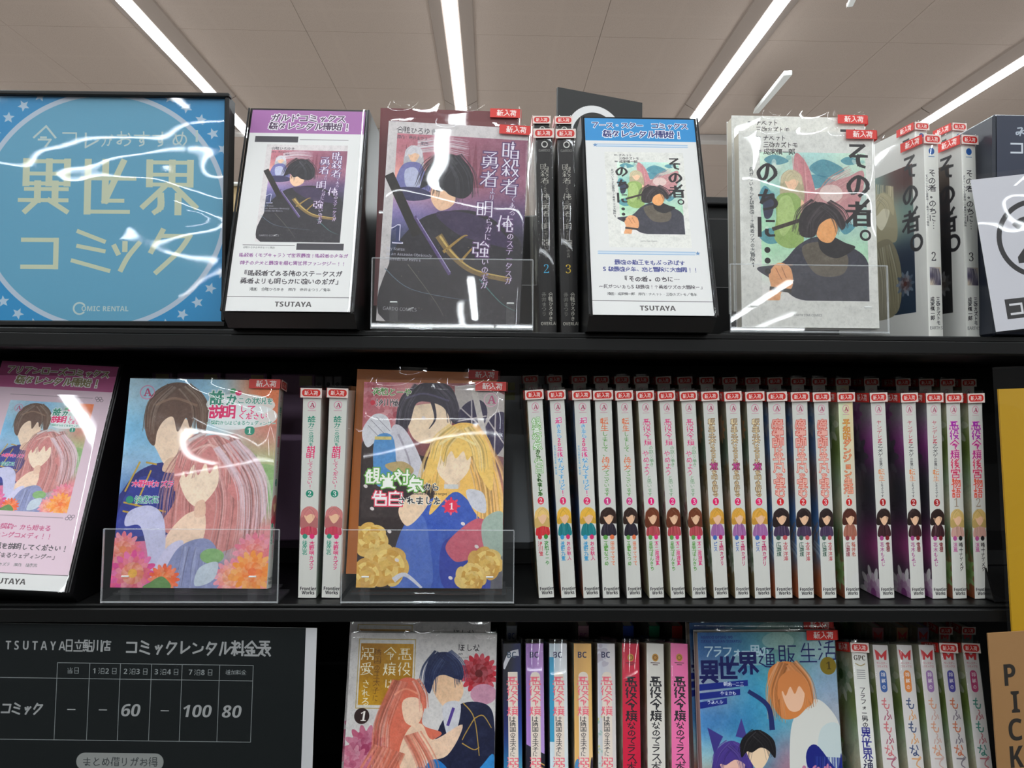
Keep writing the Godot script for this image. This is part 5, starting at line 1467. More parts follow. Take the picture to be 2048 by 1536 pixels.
# ---------- the top board ----------
func top_row():
	blue_sign()
	var y := SHELF_A + 0.0052
	var vio := Color(0.50, 0.26, 0.52)
	var one := box_print("ガルドコミックス", Color(0.62, 0.38, 0.62), Color(0.28, 0.16, 0.30), "dark", [
		["暗殺者(モブキャラ)で世界最強!暗殺者の少年が", 600, 15.6, vio], ["神子の少女と最強を掴む異世界ファンタジー!!", 630, 15.8, vio],
		["『暗殺者である俺のステータスが", 666, 22.0, Color(0.24, 0.22, 0.24)], ["勇者よりも明らかに強いのだが』", 696, 22.0, Color(0.24, 0.22, 0.24)], ["漫画 合鴨ひろゆき 原作 赤井まつり／青年", 732, 12.5, Color(0.35, 0.35, 0.35)]])
	display_box("black display box with a purple heading strip beside the blue sign", across(574, 0.632, y), 0.1015, 0.200, 19.0, 0.0, one)
	var navy := Color(0.24, 0.27, 0.52)
	var two := box_print("アース・スター コミックス", Color(0.10, 0.53, 0.78), Color(0.12, 0.16, 0.42), "white_cover", [
		["最強の龍王をもぶっ飛ばす", 606, 20.0, navy], ["S級最強少年、恋と冒険に大奮闘!!", 634, 19.0, navy],
		["『その者。のちに…", 670, 22.0, Color(0.24, 0.22, 0.24)], ["～気がついたらS級最強!?勇者ワズの大冒険～』", 704, 15.4, Color(0.3, 0.28, 0.3)], ["漫画：成家慎一郎 原作：ナハァト・三弥カズトモ／青年", 734, 11.5, Color(0.35, 0.35, 0.35)]])
	display_box("black display box with a bright blue heading strip, right of the centre", across(1308, 0.632, y), 0.1010, 0.200, 20.0, 0.0, two)

	# the two dark comics on a stand
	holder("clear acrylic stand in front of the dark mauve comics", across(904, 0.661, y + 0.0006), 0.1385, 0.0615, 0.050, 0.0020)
	var dark_spine := spine_print(dark_title(1, Color(0.80, 0.80, 0.84)))
	comic("maroon-topped dark comic standing behind its front copy on the acrylic stand", "dark mauve comics facing out", cover_pose(747, y + 0.0255, 0.700, 0.128, -0.8, 4.2), {"w": 0.128, "h": 0.186, "front": M.wrap_maroon, "spine": dark_spine, "wrap": M.wrap_maroon, "fine": true, "wave": 0.0007, "over": 0.006, "t": 0.014})
	comic("dark mauve comic with a cloaked figure, numbered 1, foremost on the acrylic stand", "dark mauve comics facing out", cover_pose(752, y + 0.0098, 0.678, 0.126, -2.4, 4.2), {"w": 0.126, "h": 0.182, "front": M.dark, "spine": dark_spine, "wrap": M.wrap_dark, "fine": true, "wave": 0.0005, "ridges": [[0.62, 0.016, 0.0006, -0.12, 2.0]]})
	# their second and third volumes, spine out
	for q in [[2, 1096, 1069, 0.3, Color(0.36, 0.66, 0.78), "light blue"], [3, 1140, 1117, 0.4, Color(0.82, 0.72, 0.32), "yellow"]]:
		var sp := spine_print(dark_title(q[0], q[4]))
		comic("black-spined comic with a %s figure %d beside the acrylic stand" % [q[5], q[0]], "black comic spines", spine_out(across(q[1], 0.6905, y + 0.001), 0.128, 0.0152, 1.6), {"t": 0.0152, "front": M.side_grey, "spine": sp, "wrap": M.wrap_dark, "wave": 0.0005})
		comic("rear copy of the black-spined comic with the %s figure" % q[5], "black comic spines", spine_out(across(q[1] - 9, 0.836, y + 0.0655), 0.100, 0.0165, 1.0), {"w": 0.100, "t": 0.0165, "front": M.side_grey, "spine": sp, "wrap": M.wrap_dark, "wave": 0.0005})

	# the white comics on a stand
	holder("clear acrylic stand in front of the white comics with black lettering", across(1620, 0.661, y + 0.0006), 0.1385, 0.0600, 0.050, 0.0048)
	var white_spine := spine_print(white_title(1))
	comic("white comic standing half hidden behind its front copy, author names showing above", "white comics facing out", cover_pose(1468, y + 0.0240, 0.702, 0.126, -0.2, 3.6), {"w": 0.126, "h": 0.186, "front": M.white_cover, "spine": white_spine, "wrap": M.wrap_white, "fine": true, "wave": 0.0007, "over": 0.006})
	comic("white comic with large black lettering and a green-clad figure, foremost on its stand", "white comics facing out", cover_pose(1484, y + 0.0078, 0.680, 0.124, 0.0, 3.6), {"w": 0.124, "h": 0.180, "front": M.white_cover, "spine": white_spine, "wrap": M.wrap_white, "fine": true, "wave": 0.0005, "ridges": [[0.72, 0.018, 0.0006, -0.1, 1.2]]})
	for q in [[2, 1872, M.side_white_two, "a fair-haired figure on its cover"], [3, 1947, M.side_white_three, "a dark cover"]]:
		var sp := spine_print(white_title(q[0]))
		comic("white-spined comic numbered %d, turned to show %s" % [q[0], q[3]], "white comic spines", spine_out(across(q[1], 0.688, y + 0.0005), 0.128, 0.0150, 1.6, 11.0), {"t": 0.0150, "front": q[2], "spine": sp, "wrap": M.wrap_white, "wave": 0.0006})
		comic("rear copy, raised behind the white-spined comic showing %s" % q[3], "white comic spines", spine_out(across(q[1] - 24, 0.836, y + 0.0655), 0.100, 0.0150, 1.2, 9.0), {"w": 0.100, "t": 0.0150, "front": q[2], "spine": sp, "wrap": M.wrap_white, "wave": 0.0006})

func dark_title(n: int, c: Color) -> Dictionary:
	var w := Color(0.74, 0.73, 0.70)
	return {"back": Color(0.075, 0.07, 0.068), "logo": "swirl", "title": [["暗殺者", w, 1.0], ["である", w, 0.45], ["俺", w, 1.0], ["の", w, 0.5], ["勇者", w, 1.0], ["より", w, 0.45], ["明", w, 1.0], ["らかに", w, 0.45], ["強", w, 1.0], ["いのだが", w, 0.45]], "from": 0.16, "to": 0.63, "t": 0.09, "serif": 0.4, "num": n, "num_at": 0.685, "num_colour": c, "names": [["合鴨ひろゆき", w], ["赤井まつり", Color(0.5, 0.5, 0.48)]], "names_at": 0.80, "dots": false, "foot": ["OVERLAP"], "foot_colour": w}

func white_title(n: int) -> Dictionary:
	return {"logo": "globe", "title": [["その者。のちに", INK, 1.0], ["︙", INK, 0.9]], "from": 0.16, "to": 0.46, "t": 0.1, "serif": 0.2, "num": n, "num_at": 0.60, "num_colour": INK, "sub": ["気がついたらS級最強!?勇者ワズの大冒険", Color(0.4, 0.4, 0.4), 0.19], "names": [["三弥カズトモ", INK], ["成家慎一郎", INK]], "names_at": 0.80, "dots": false, "wash": [[Color(0.86, 0.86, 0.84), Color(0.86, 0.86, 0.84)], [Color(0.86, 0.86, 0.84), Color(0.86, 0.86, 0.84)]], "foot": ["EARTH STAR"], "foot_colour": Color(0.5, 0.5, 0.5), "thumb": [Color(0.56, 0.54, 0.56), Color(0.34, 0.32, 0.38), Color(0.70, 0.66, 0.62)]}

func blue_sign():
	var cv := Canvas.new(self, 960, 930, Color(0.16, 0.52, 0.72))
	var deep := Color(0.13, 0.54, 0.75)
	cv.img.fill(deep)
	cv.oval(480, 470, 492, 492, Color(0.70, 0.76, 0.82))
	var disc := PackedVector2Array()
	for i in 160:
		disc.append(Vector2(480, 470) + Vector2.from_angle(TAU * i / 160.0) * 474)
	var rim := PackedVector2Array()
	for i in 160:
		rim.append(Vector2(480, 470) + Vector2.from_angle(TAU * i / 160.0) * 494)
	cv.poly(rim, Color(0.70, 0.76, 0.82))
	cv.poly(disc, Color(0.36, 0.62, 0.74))
	for i in 44:
		var p := Vector2(480, 470) + Vector2.from_angle(TAU * (i + 0.5) / 44.0) * 538
		cv.star(p.x, p.y, 25, Color(0.68, 0.77, 0.84), i * 0.7)
	var cream := Color(0.72, 0.79, 0.78)
	var straw := Color(0.76, 0.79, 0.68)
	cv.text("今", 196, 118, 96, cream, {"t": 0.085})
	cv.text("、", 280, 170, 50, cream, {"t": 0.085})
	cv.text("コ", 304, 132, 76, cream, {"t": 0.085})
	cv.text("レ", 384, 138, 86, cream, {"t": 0.085})
	cv.text("が", 462, 154, 54, cream, {"t": 0.085})
	cv.text("おすすめ", 520, 132, 74, cream, {"t": 0.08})
	cv.text("!", 800, 124, 84, cream, {"t": 0.11})
	cv.text("異世界", 138, 256, 236, straw, {"t": 0.115, "serif": 0.4, "gap": 1.03})
	cv.text("コ", 140, 548, 190, straw, {"t": 0.11, "serif": 0.15})
	cv.text("ミ", 334, 528, 206, straw, {"t": 0.1, "serif": 0.2})
	cv.text("ッ", 462, 520, 210, straw, {"t": 0.1, "serif": 0.2})
	cv.text("ク", 640, 520, 220, straw, {"t": 0.1, "serif": 0.2})
	for i in range(5, 36):
		cv.line([Vector2(398, 878) + Vector2.from_angle(TAU * i / 40.0) * 23, Vector2(398, 878) + Vector2.from_angle(TAU * (i + 1) / 40.0) * 23], 7, cream)
	cv.latin("OMIC RENTAL", 406, 868, 20, cream)
	var p := posed(across(196, 0.668, SHELF_A + 0.0066), 0.3, 1.5)
	var o := thing("shop_sign", "square blue sign with pale lettering and a star ring in a black frame", "sign", p)
	var w := 0.2085
	var h := 0.1960
	part(o, "backing", slab(Vector3(0, h / 2 + 0.005, -0.012), Vector3(w + 0.006, h + 0.008, 0.016), 0.002), M.black)
	var s := part(o, "print", leaflet(w, h, 0.0005, printed(cv.tex(), 0.45), M.white))
	s.position = Vector3(0, 0.005, -0.0034)
	for q in [[Vector3(0, 0.0025, -0.003), Vector3(w + 0.008, 0.005, 0.008)], [Vector3(0, h + 0.0070, -0.003), Vector3(w + 0.008, 0.004, 0.008)], [Vector3(-w / 2 - 0.002, h / 2 + 0.005, -0.003), Vector3(0.004, h, 0.008)], [Vector3(w / 2 + 0.002, h / 2 + 0.005, -0.003), Vector3(0.004, h, 0.008)]]:
		part(o, "frame_bar", slab(q[0], q[1], 0.001), M.black)
	var f := part(o, "film", wavy_sheet(w - 0.001, h - 0.001, 0.00055, 3, [[0.60, 0.020, 0.0010, -0.10, 0.0]]), M.film)
	f.position = Vector3(0, 0.0055, -0.0012)

func wavy_sheet(w: float, h: float, depth: float, seed: int, ridges := []) -> ArrayMesh:   # a loose clear sheet
	var n := FastNoiseLite.new()
	n.seed = seed
	n.noise_type = FastNoiseLite.TYPE_SIMPLEX_SMOOTH
	n.frequency = 9.0
	n.fractal_octaves = 2
	n.fractal_gain = 0.35
	var st := begin()
	st.set_smooth_group(0)
	var g := 48
	var pts := []
	for j in g + 1:
		var row := []
		for i in g + 1:
			var x := lerpf(-w / 2, w / 2, i / float(g))
			var y := lerpf(0.0, h, j / float(g))
			var z := depth * n.get_noise_2d(x, y * 1.3)
			for k in ridges:
				z += k[2] * exp(-((y - k[0] * h - k[3] * x - 0.006 * sin(x * 45.0)) / k[1]) ** 2)
			row.append(Vector3(x, y, z))
		pts.append(row)
	for j in g:
		for i in g:
			for p in [pts[j][i], pts[j + 1][i], pts[j + 1][i + 1], pts[j][i], pts[j + 1][i + 1], pts[j][i + 1]]:
				st.add_vertex(p)
	st.index()
	st.generate_normals()
	return st.commit()

# ---------- the middle board ----------
func wedding_spine(n: int) -> StandardMaterial3D:
	var wed := [["誰", Color(0.24, 0.55, 0.47), 1.25], ["か", Color(0.24, 0.55, 0.47), 1.1], ["この状況を", Color(0.24, 0.55, 0.47), 0.72], ["説明", Color(0.85, 0.22, 0.45), 1.25], ["してください!", Color(0.80, 0.34, 0.50), 0.85]]
	return spine_print({"title": wed, "badge": Color(0.24, 0.55, 0.47), "num": n, "num_at": 0.50, "to": 0.475, "hair": Color(0.80, 0.56, 0.55), "coat": Color(0.76, 0.36, 0.42), "long": 1.5, "names": [["木野咲カズラ", Color(0.83, 0.30, 0.50)], ["徒然花", Color(0.30, 0.58, 0.50)]], "foot": ["Frontier", "Works"]})

const ORDINALS := ["first", "second", "third", "fourth", "fifth", "sixth", "seventh", "eighth", "ninth", "tenth", "eleventh", "twelfth", "thirteenth", "fourteenth", "fifteenth", "sixteenth", "seventeenth", "eighteenth", "nineteenth", "twentieth"]

func middle_row():
	var y := SHELF_B + 0.0030
	var rose := Color(0.78, 0.36, 0.52)
	var three := box_print("アリアンローズコミックス", Color(0.70, 0.32, 0.52), Color(0.55, 0.50, 0.34), "wedding", [
		["との“契約”から始まる", 600, 20.0, rose], ["ウェディングコメディ!!", 628, 20.0, rose],
		["『誰かこの状況を説明してください!", 666, 21.0, Color(0.3, 0.28, 0.3)], ["～契約からはじまるウェディング～』", 698, 18.0, Color(0.4, 0.36, 0.38)], ["漫画 木野咲カズラ 原作 徒然花", 732, 12.0, Color(0.45, 0.45, 0.45)]], Color(0.88, 0.78, 0.83))
	display_box("black display box with a dark pink heading strip on the middle board", across(-5, 0.650, y + 0.0030), 0.1060, 0.202, 20.0, -2.6, three)
	# lavender storage cases behind
	var lilac := paint(Color(0.70, 0.56, 0.70), 0.5)
	var cream := paint(Color(0.82, 0.78, 0.64), 0.5)
	var k := 0
	for q in [[251, 345, 744], [352, 442, 745], [447, 535, 746], [540, 632, 748]]:
		var top := at((q[0] + q[1]) / 2.0, q[2], 0.86)
		var wd: float = at(q[1], q[2], 0.86).x - at(q[0], q[2], 0.86).x - 0.002
		var by := SHELF_B + 0.0195
		var o := thing("storage_case", "lavender storage case peeking out behind the middle board, %s from the left" % ORDINALS[k], "case", Transform3D(Basis(), Vector3(top.x, by, -0.86)), "lavender cases behind the comics")
		part(o, "body", slab(Vector3(0, (top.y - by) / 2, -0.03), Vector3(wd, top.y - by, 0.06), 0.0015), lilac)
		part(o, "tag", slab(Vector3(wd / 2 - 0.010, top.y - by - 0.0075, 0.0006), Vector3(0.014, 0.011, 0.0008), 0.0002), cream)
		k += 1
	k = 0
	for x in [638, 657, 675]:
		var top := at(x, 752, 0.845)
		var by := SHELF_B + 0.0195
		var o := thing("ring_binder", "narrow grey binder behind the two white spines, %s from the left" % ORDINALS[k], "binder", Transform3D(Basis(), Vector3(top.x, by, -0.845)), "grey binders behind the comics")
		part(o, "body", slab(Vector3(0, (top.y - by) / 2, -0.03), Vector3(0.0088, top.y - by, 0.06), 0.001), paint(Color(0.50, 0.50, 0.52), 0.5))
		var st := begin()
		var c := CylinderMesh.new()
		c.top_radius = 0.0022
		c.bottom_radius = 0.0022
		c.height = 0.001
		c.radial_segments = 16
		var e := part(o, "finger_ring", c, M.black_gloss)
		e.transform = Transform3D(Basis(Vector3.RIGHT, PI / 2), Vector3(0, top.y - by - 0.009, 0.0005))
		k += 1
	# white card with a bar code behind the orange comic
	var cv := Canvas.new(self, 300, 400, Color(0.80, 0.82, 0.84))
	cv.rect(60, 16, 90, 18, Color(0.80, 0.82, 0.62))
	cv.rect(60, 40, 90, 18, Color(0.78, 0.80, 0.60))
	cv.rect(10, 66, 90, 40, Color(0.78, 0.20, 0.16))
	for i in 22:
		cv.rect(170 + i * 5, 20, 1.0 + (i * 7 % 3), 60, Color(0.2, 0.2, 0.24))
	var cp := at(1030, 752, 0.855)
	var card := thing("price_card", "white card with a bar code behind the gap right of the orange comic", "card", Transform3D(Basis(), Vector3(cp.x, SHELF_B + 0.0195, -0.855)))
	part(card, "sheet", leaflet(0.075, cp.y - SHELF_B - 0.0195, 0.001, printed(cv.tex()), M.white))

	# the wedding comic on its stand, two spines beside it
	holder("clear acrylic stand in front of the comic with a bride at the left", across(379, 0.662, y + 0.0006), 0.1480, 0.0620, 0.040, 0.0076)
	var ws1 := wedding_spine(1)
	comic("comic facing out with a bride and a man in navy among flowers", "comics facing out on the middle board", cover_pose(220, y + 0.0122, 0.670, 0.133, -0.4, 9.0), {"w": 0.133, "h": 0.182, "front": M.wedding, "spine": ws1, "wrap": M.wrap_white, "fine": true, "wave": 0.0004, "over": 0.001, "tag_up": 0.001, "ridges": [[0.97, 0.022, 0.0022, -0.35, 0.0]]})
	for q in [[2, 614, 0.0155, -0.8], [3, 661, 0.0155, -1.6]]:
		comic("%s of the two white spines between the bride comic and the orange comics" % ["", "", "left", "right"][q[0]], "white spines with a green and pink title", spine_out(across(q[1], 0.681, y), 0.128, q[2], q[3]), {"t": q[2], "front": M.side_green, "spine": wedding_spine(q[0]), "wrap": M.wrap_white})

	# the orange comics on their stand
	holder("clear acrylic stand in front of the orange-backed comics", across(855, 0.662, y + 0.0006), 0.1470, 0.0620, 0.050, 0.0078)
	var os := {"title": [["観賞対象", Color(0.93, 0.97, 0.92), 1.15], ["から", INK, 0.65], ["告白", Color(0.97, 0.93, 0.93), 1.05], ["されました", INK, 0.65]], "edge": Color(0.44, 0.66, 0.36), "badge": Color(0.82, 0.30, 0.38), "hair": Color(0.92, 0.80, 0.56), "coat": Color(0.78, 0.28, 0.30), "names": [["夜愁とーや", Color(0.30, 0.55, 0.30)], ["沙川蛍", Color(0.76, 0.26, 0.32)]], "foot": ["Frontier", "Works"], "long": 1.4}
	os.num = 1
	var os1 := spine_print(os)
	comic("orange comic standing behind its front copy, edge showing at top and left", "orange comics facing out", cover_pose(694, y + 0.0185, 0.695, 0.128, -1.2, 7.8), {"w": 0.130, "h": 0.186, "front": M.wrap_orange, "spine": os1, "wrap": M.wrap_orange, "fine": true, "wave": 0.0007, "over": 0.003})
	comic("comic facing out with a fair-haired figure in blue and yellow roses", "orange comics facing out", cover_pose(710, y + 0.0120, 0.672, 0.128, -0.4, 7.8), {"w": 0.1265, "h": 0.180, "front": M.orange, "spine": os1, "wrap": M.wrap_orange, "fine": true, "wave": 0.0004, "ridges": [[0.98, 0.016, 0.0020, 0.0, 0.0]]})

	# the long row of white spines
	var pink := Color(0.84, 0.28, 0.52)
	var sky := Color(0.32, 0.62, 0.78)
	var leaf := Color(0.42, 0.62, 0.36)
	var tan := Color(0.86, 0.52, 0.38)
	var brown := Color(0.40, 0.26, 0.14)
	var brick := Color(0.80, 0.42, 0.38)
	var wine := Color(0.62, 0.14, 0.14)
	var works := ["Frontier", "Works"]
	var series := [
		[os, [2], M.side_amber, "green haloed title", M.wrap_white],
		[{"title": [["起", pink, 1.0], ["きたら", sky, 0.8], ["20", pink, 0.7], ["年後", pink, 0.9], ["なんですけど", sky, 0.9], ["!", pink, 1.0]], "edge": Color(0.90, 0.92, 0.94), "badge": Color(0.84, 0.26, 0.46), "hair": Color(0.90, 0.74, 0.38), "coat": Color(0.22, 0.52, 0.54), "names": [["おの秋人", Color(0.80, 0.28, 0.48)], ["遠野九重", sky]], "foot": works, "sub": ["平凡な学生の長い夢の話", Color(0.45, 0.66, 0.80), 0.26]}, [1, 2], M.side_blue, "blue and pink title", M.wrap_white],
		[{"title": [["転生", tan, 1.15], ["しまして、", leaf, 0.9], ["侍女", tan, 1.15], ["でございます", leaf, 0.75]], "badge": Color(0.80, 0.34, 0.56), "hair": Color(0.24, 0.18, 0.16), "coat": Color(0.20, 0.18, 0.22), "names": [["田中ててて", tan], ["玉響なつめ", leaf]], "foot": works}, [1, 2], M.side_grey, "orange and green title", M.wrap_white],
		[{"title": [["悪役令嬢", pink, 1.4], ["の取り巻き", Color(0.46, 0.62, 0.46), 0.85, 16], ["やめよう", pink, 1.3, -14, 3.4], ["と思います", Color(0.46, 0.62, 0.46), 0.85, -4]], "t": 0.09, "badge": Color(0.86, 0.18, 0.50), "hair": Color(0.46, 0.28, 0.20), "coat": Color(0.70, 0.36, 0.38), "long": 1.3, "names": [["不二原理夏", pink], ["星窓ぽんきち", leaf]], "foot": works}, [1, 2, 3], M.side_wine, "thin pink title", M.wrap_white],
		[{"title": [["転生王女", Color(0.93, 0.88, 0.76), 1.05], ["は今日も", Color(0.93, 0.88, 0.76), 0.8], ["旗", Color(0.80, 0.40, 0.66), 1.2], ["を叩き折る", Color(0.93, 0.88, 0.76), 0.9]], "edge": brown, "badge": Color(0.84, 0.20, 0.44), "hair": Color(0.86, 0.68, 0.36), "coat": Color(0.66, 0.48, 0.66), "names": [["玉岡かがり", Color(0.72, 0.22, 0.42)], ["ビス", Color(0.34, 0.46, 0.70)]], "foot": works}, [1, 2, 3], M.side_amber, "brown outlined title", M.wrap_white],
		[{"title": [["魔導師", Color(0.92, 0.74, 0.70), 1.15], ["は", Color(0.93, 0.80, 0.76), 0.9], ["平凡", Color(0.94, 0.82, 0.78), 1.1], ["を", Color(0.93, 0.80, 0.76), 0.8], ["望む", Color(0.93, 0.80, 0.76), 1.1]], "edge": brick, "badge": Color(0.78, 0.22, 0.24), "hair": Color(0.20, 0.15, 0.15), "coat": Color(0.32, 0.26, 0.36), "long": 1.2, "names": [["太平洋海", Color(0.72, 0.38, 0.40)], ["広瀬煉", Color(0.30, 0.40, 0.36)]], "foot": works}, [1, 2, 3], M.side_blue, "pale red outlined title", M.wrap_white],
		[{"title": [["平和的", Color(0.82, 0.70, 0.40), 0.9], ["ダンジョン", Color(0.90, 0.70, 0.56), 1.05], ["生活", Color(0.92, 0.74, 0.66), 1.15], ["。", Color(0.8, 0.5, 0.4), 0.5]], "edge": Color(0.76, 0.42, 0.32), "badge": Color(0.74, 0.20, 0.18), "hair": Color(0.34, 0.20, 0.16), "coat": Color(0.66, 0.46, 0.40), "names": [["稲井悠", Color(0.70, 0.42, 0.38)], ["広瀬煉", Color(0.56, 0.30, 0.34)]], "foot": works, "wash": [[Color(0.84, 0.86, 0.76), Color(0.88, 0.84, 0.72)], [Color(0.86, 0.86, 0.82), Color(0.86, 0.84, 0.80)], [Color(0.86, 0.86, 0.84), Color(0.86, 0.86, 0.84)]]}, [1], M.side_leaf, "gold and orange title on pale green", M.wrap_white],
		[{"title": [["ヤンデレ", Color(0.70, 0.20, 0.28), 0.95], ["系", Color(0.70, 0.20, 0.28), 1.05], ["乙女ゲ", INK, 0.9], ["の世界に", INK, 0.6], ["転生", Color(0.84, 0.52, 0.30), 1.2], ["したようです", INK, 0.55]], "t": 0.09, "badge": wine, "hair": Color(0.20, 0.14, 0.13), "coat": Color(0.26, 0.16, 0.18), "names": [["雪狸", Color(0.46, 0.14, 0.18)], ["花木もみじ", Color(0.66, 0.36, 0.56)]], "foot": works}, [1, 2, 3], M.side_violet, "dark red thin-ruled title", M.wrap_white],
		[{"title": [["悪役", Color(0.66, 0.26, 0.66), 1.1], ["令嬢", Color(0.74, 0.28, 0.58), 1.1], ["後宮", Color(0.80, 0.34, 0.46), 1.1], ["物語", Color(0.84, 0.42, 0.34), 1.1]], "edge": Color(0.93, 0.82, 0.84), "num_colour": Color(0.66, 0.60, 0.54), "hair": Color(0.84, 0.74, 0.52), "coat": Color(0.80, 0.66, 0.62), "long": 1.2, "names": [["晴十ナツメグ", INK], ["涼風", Color(0.72, 0.40, 0.60)]], "foot": works}, [1, 2], M.side_leaf, "large violet to red title", M.wrap_white],
	]
	var left := [1078, 1123, 1167, 1206, 1254, 1299, 1342, 1385, 1428, 1471, 1510, 1551, 1597, 1644, 1690, 1760, 1823, 1865, 1906, 1951]
	var right := [1108, 1152, 1199, 1239, 1283, 1328, 1370, 1413, 1457, 1499, 1542, 1585, 1628, 1673, 1719, 1789, 1849, 1894, 1933, 1976]
	var upper := [1051, 1096, 1145, 1187, 1231, 1273, 1316, 1360, 1403, 1449, 1491, 1534, 1582, 1626, 1675, 1740, 1803, 1852, 1892, 1937]
	var rear := [1066, 1114, 1160, 1202, 1246, 1287, 1331, 1373, 1417, 1461, 1505, 1548, 1593, 1637, 1683, 1743, 1806, 1848, 1891, 1934]
	var i := 0
	for s in series:
		for n in s[1]:
			var d: Dictionary = s[0].duplicate()
			d.num = n
			var sp := spine_print(d)
			var z := 0.681
			var c: float = (left[i] + right[i]) / 2.0
			var t: float = clampf((right[i] - left[i]) / FOCAL * z, 0.0125, 0.0152)
			var tilt := rad_to_deg(atan((left[i] - upper[i]) / 405.0))
			var group := "white comic spines in the long middle row"
			var word: String = ORDINALS[i]
			comic("%s white spine of the long row, %s, number %d" % [word, s[3], n], group, spine_out(across(c, z, y), 0.128, t, tilt), {"t": t, "front": s[2], "spine": sp, "wrap": s[4], "wave": 0.0004})
			comic("raised comic with a red tag behind the %s spine of the long row" % word, "raised comics behind the long row", spine_out(across(rear[i] + 11, 0.826, SHELF_B + 0.0195), 0.112, 0.0135, tilt * 0.8), {"w": 0.112, "t": 0.0135, "front": s[2], "spine": sp, "wrap": s[4], "wave": 0.0004})
			i += 1
	var be := across(1975, 0.668, y + 0.0004)
	var o := thing("bookend", "thin black bookend leaning at the right end of the middle board", "bookend", Transform3D(Basis(), be))
	part(o, "blade", extruded([Vector2(0.0, 0.0), Vector2(-0.06, 0.13), Vector2(-0.11, 0.13), Vector2(-0.12, 0.0)], 0.006, 0.0075), M.black_gloss)
	part(o, "foot_plate", slab(Vector3(0.013, 0.0008, -0.06), Vector3(0.014, 0.0014, 0.12), 0.0003), M.black_gloss)

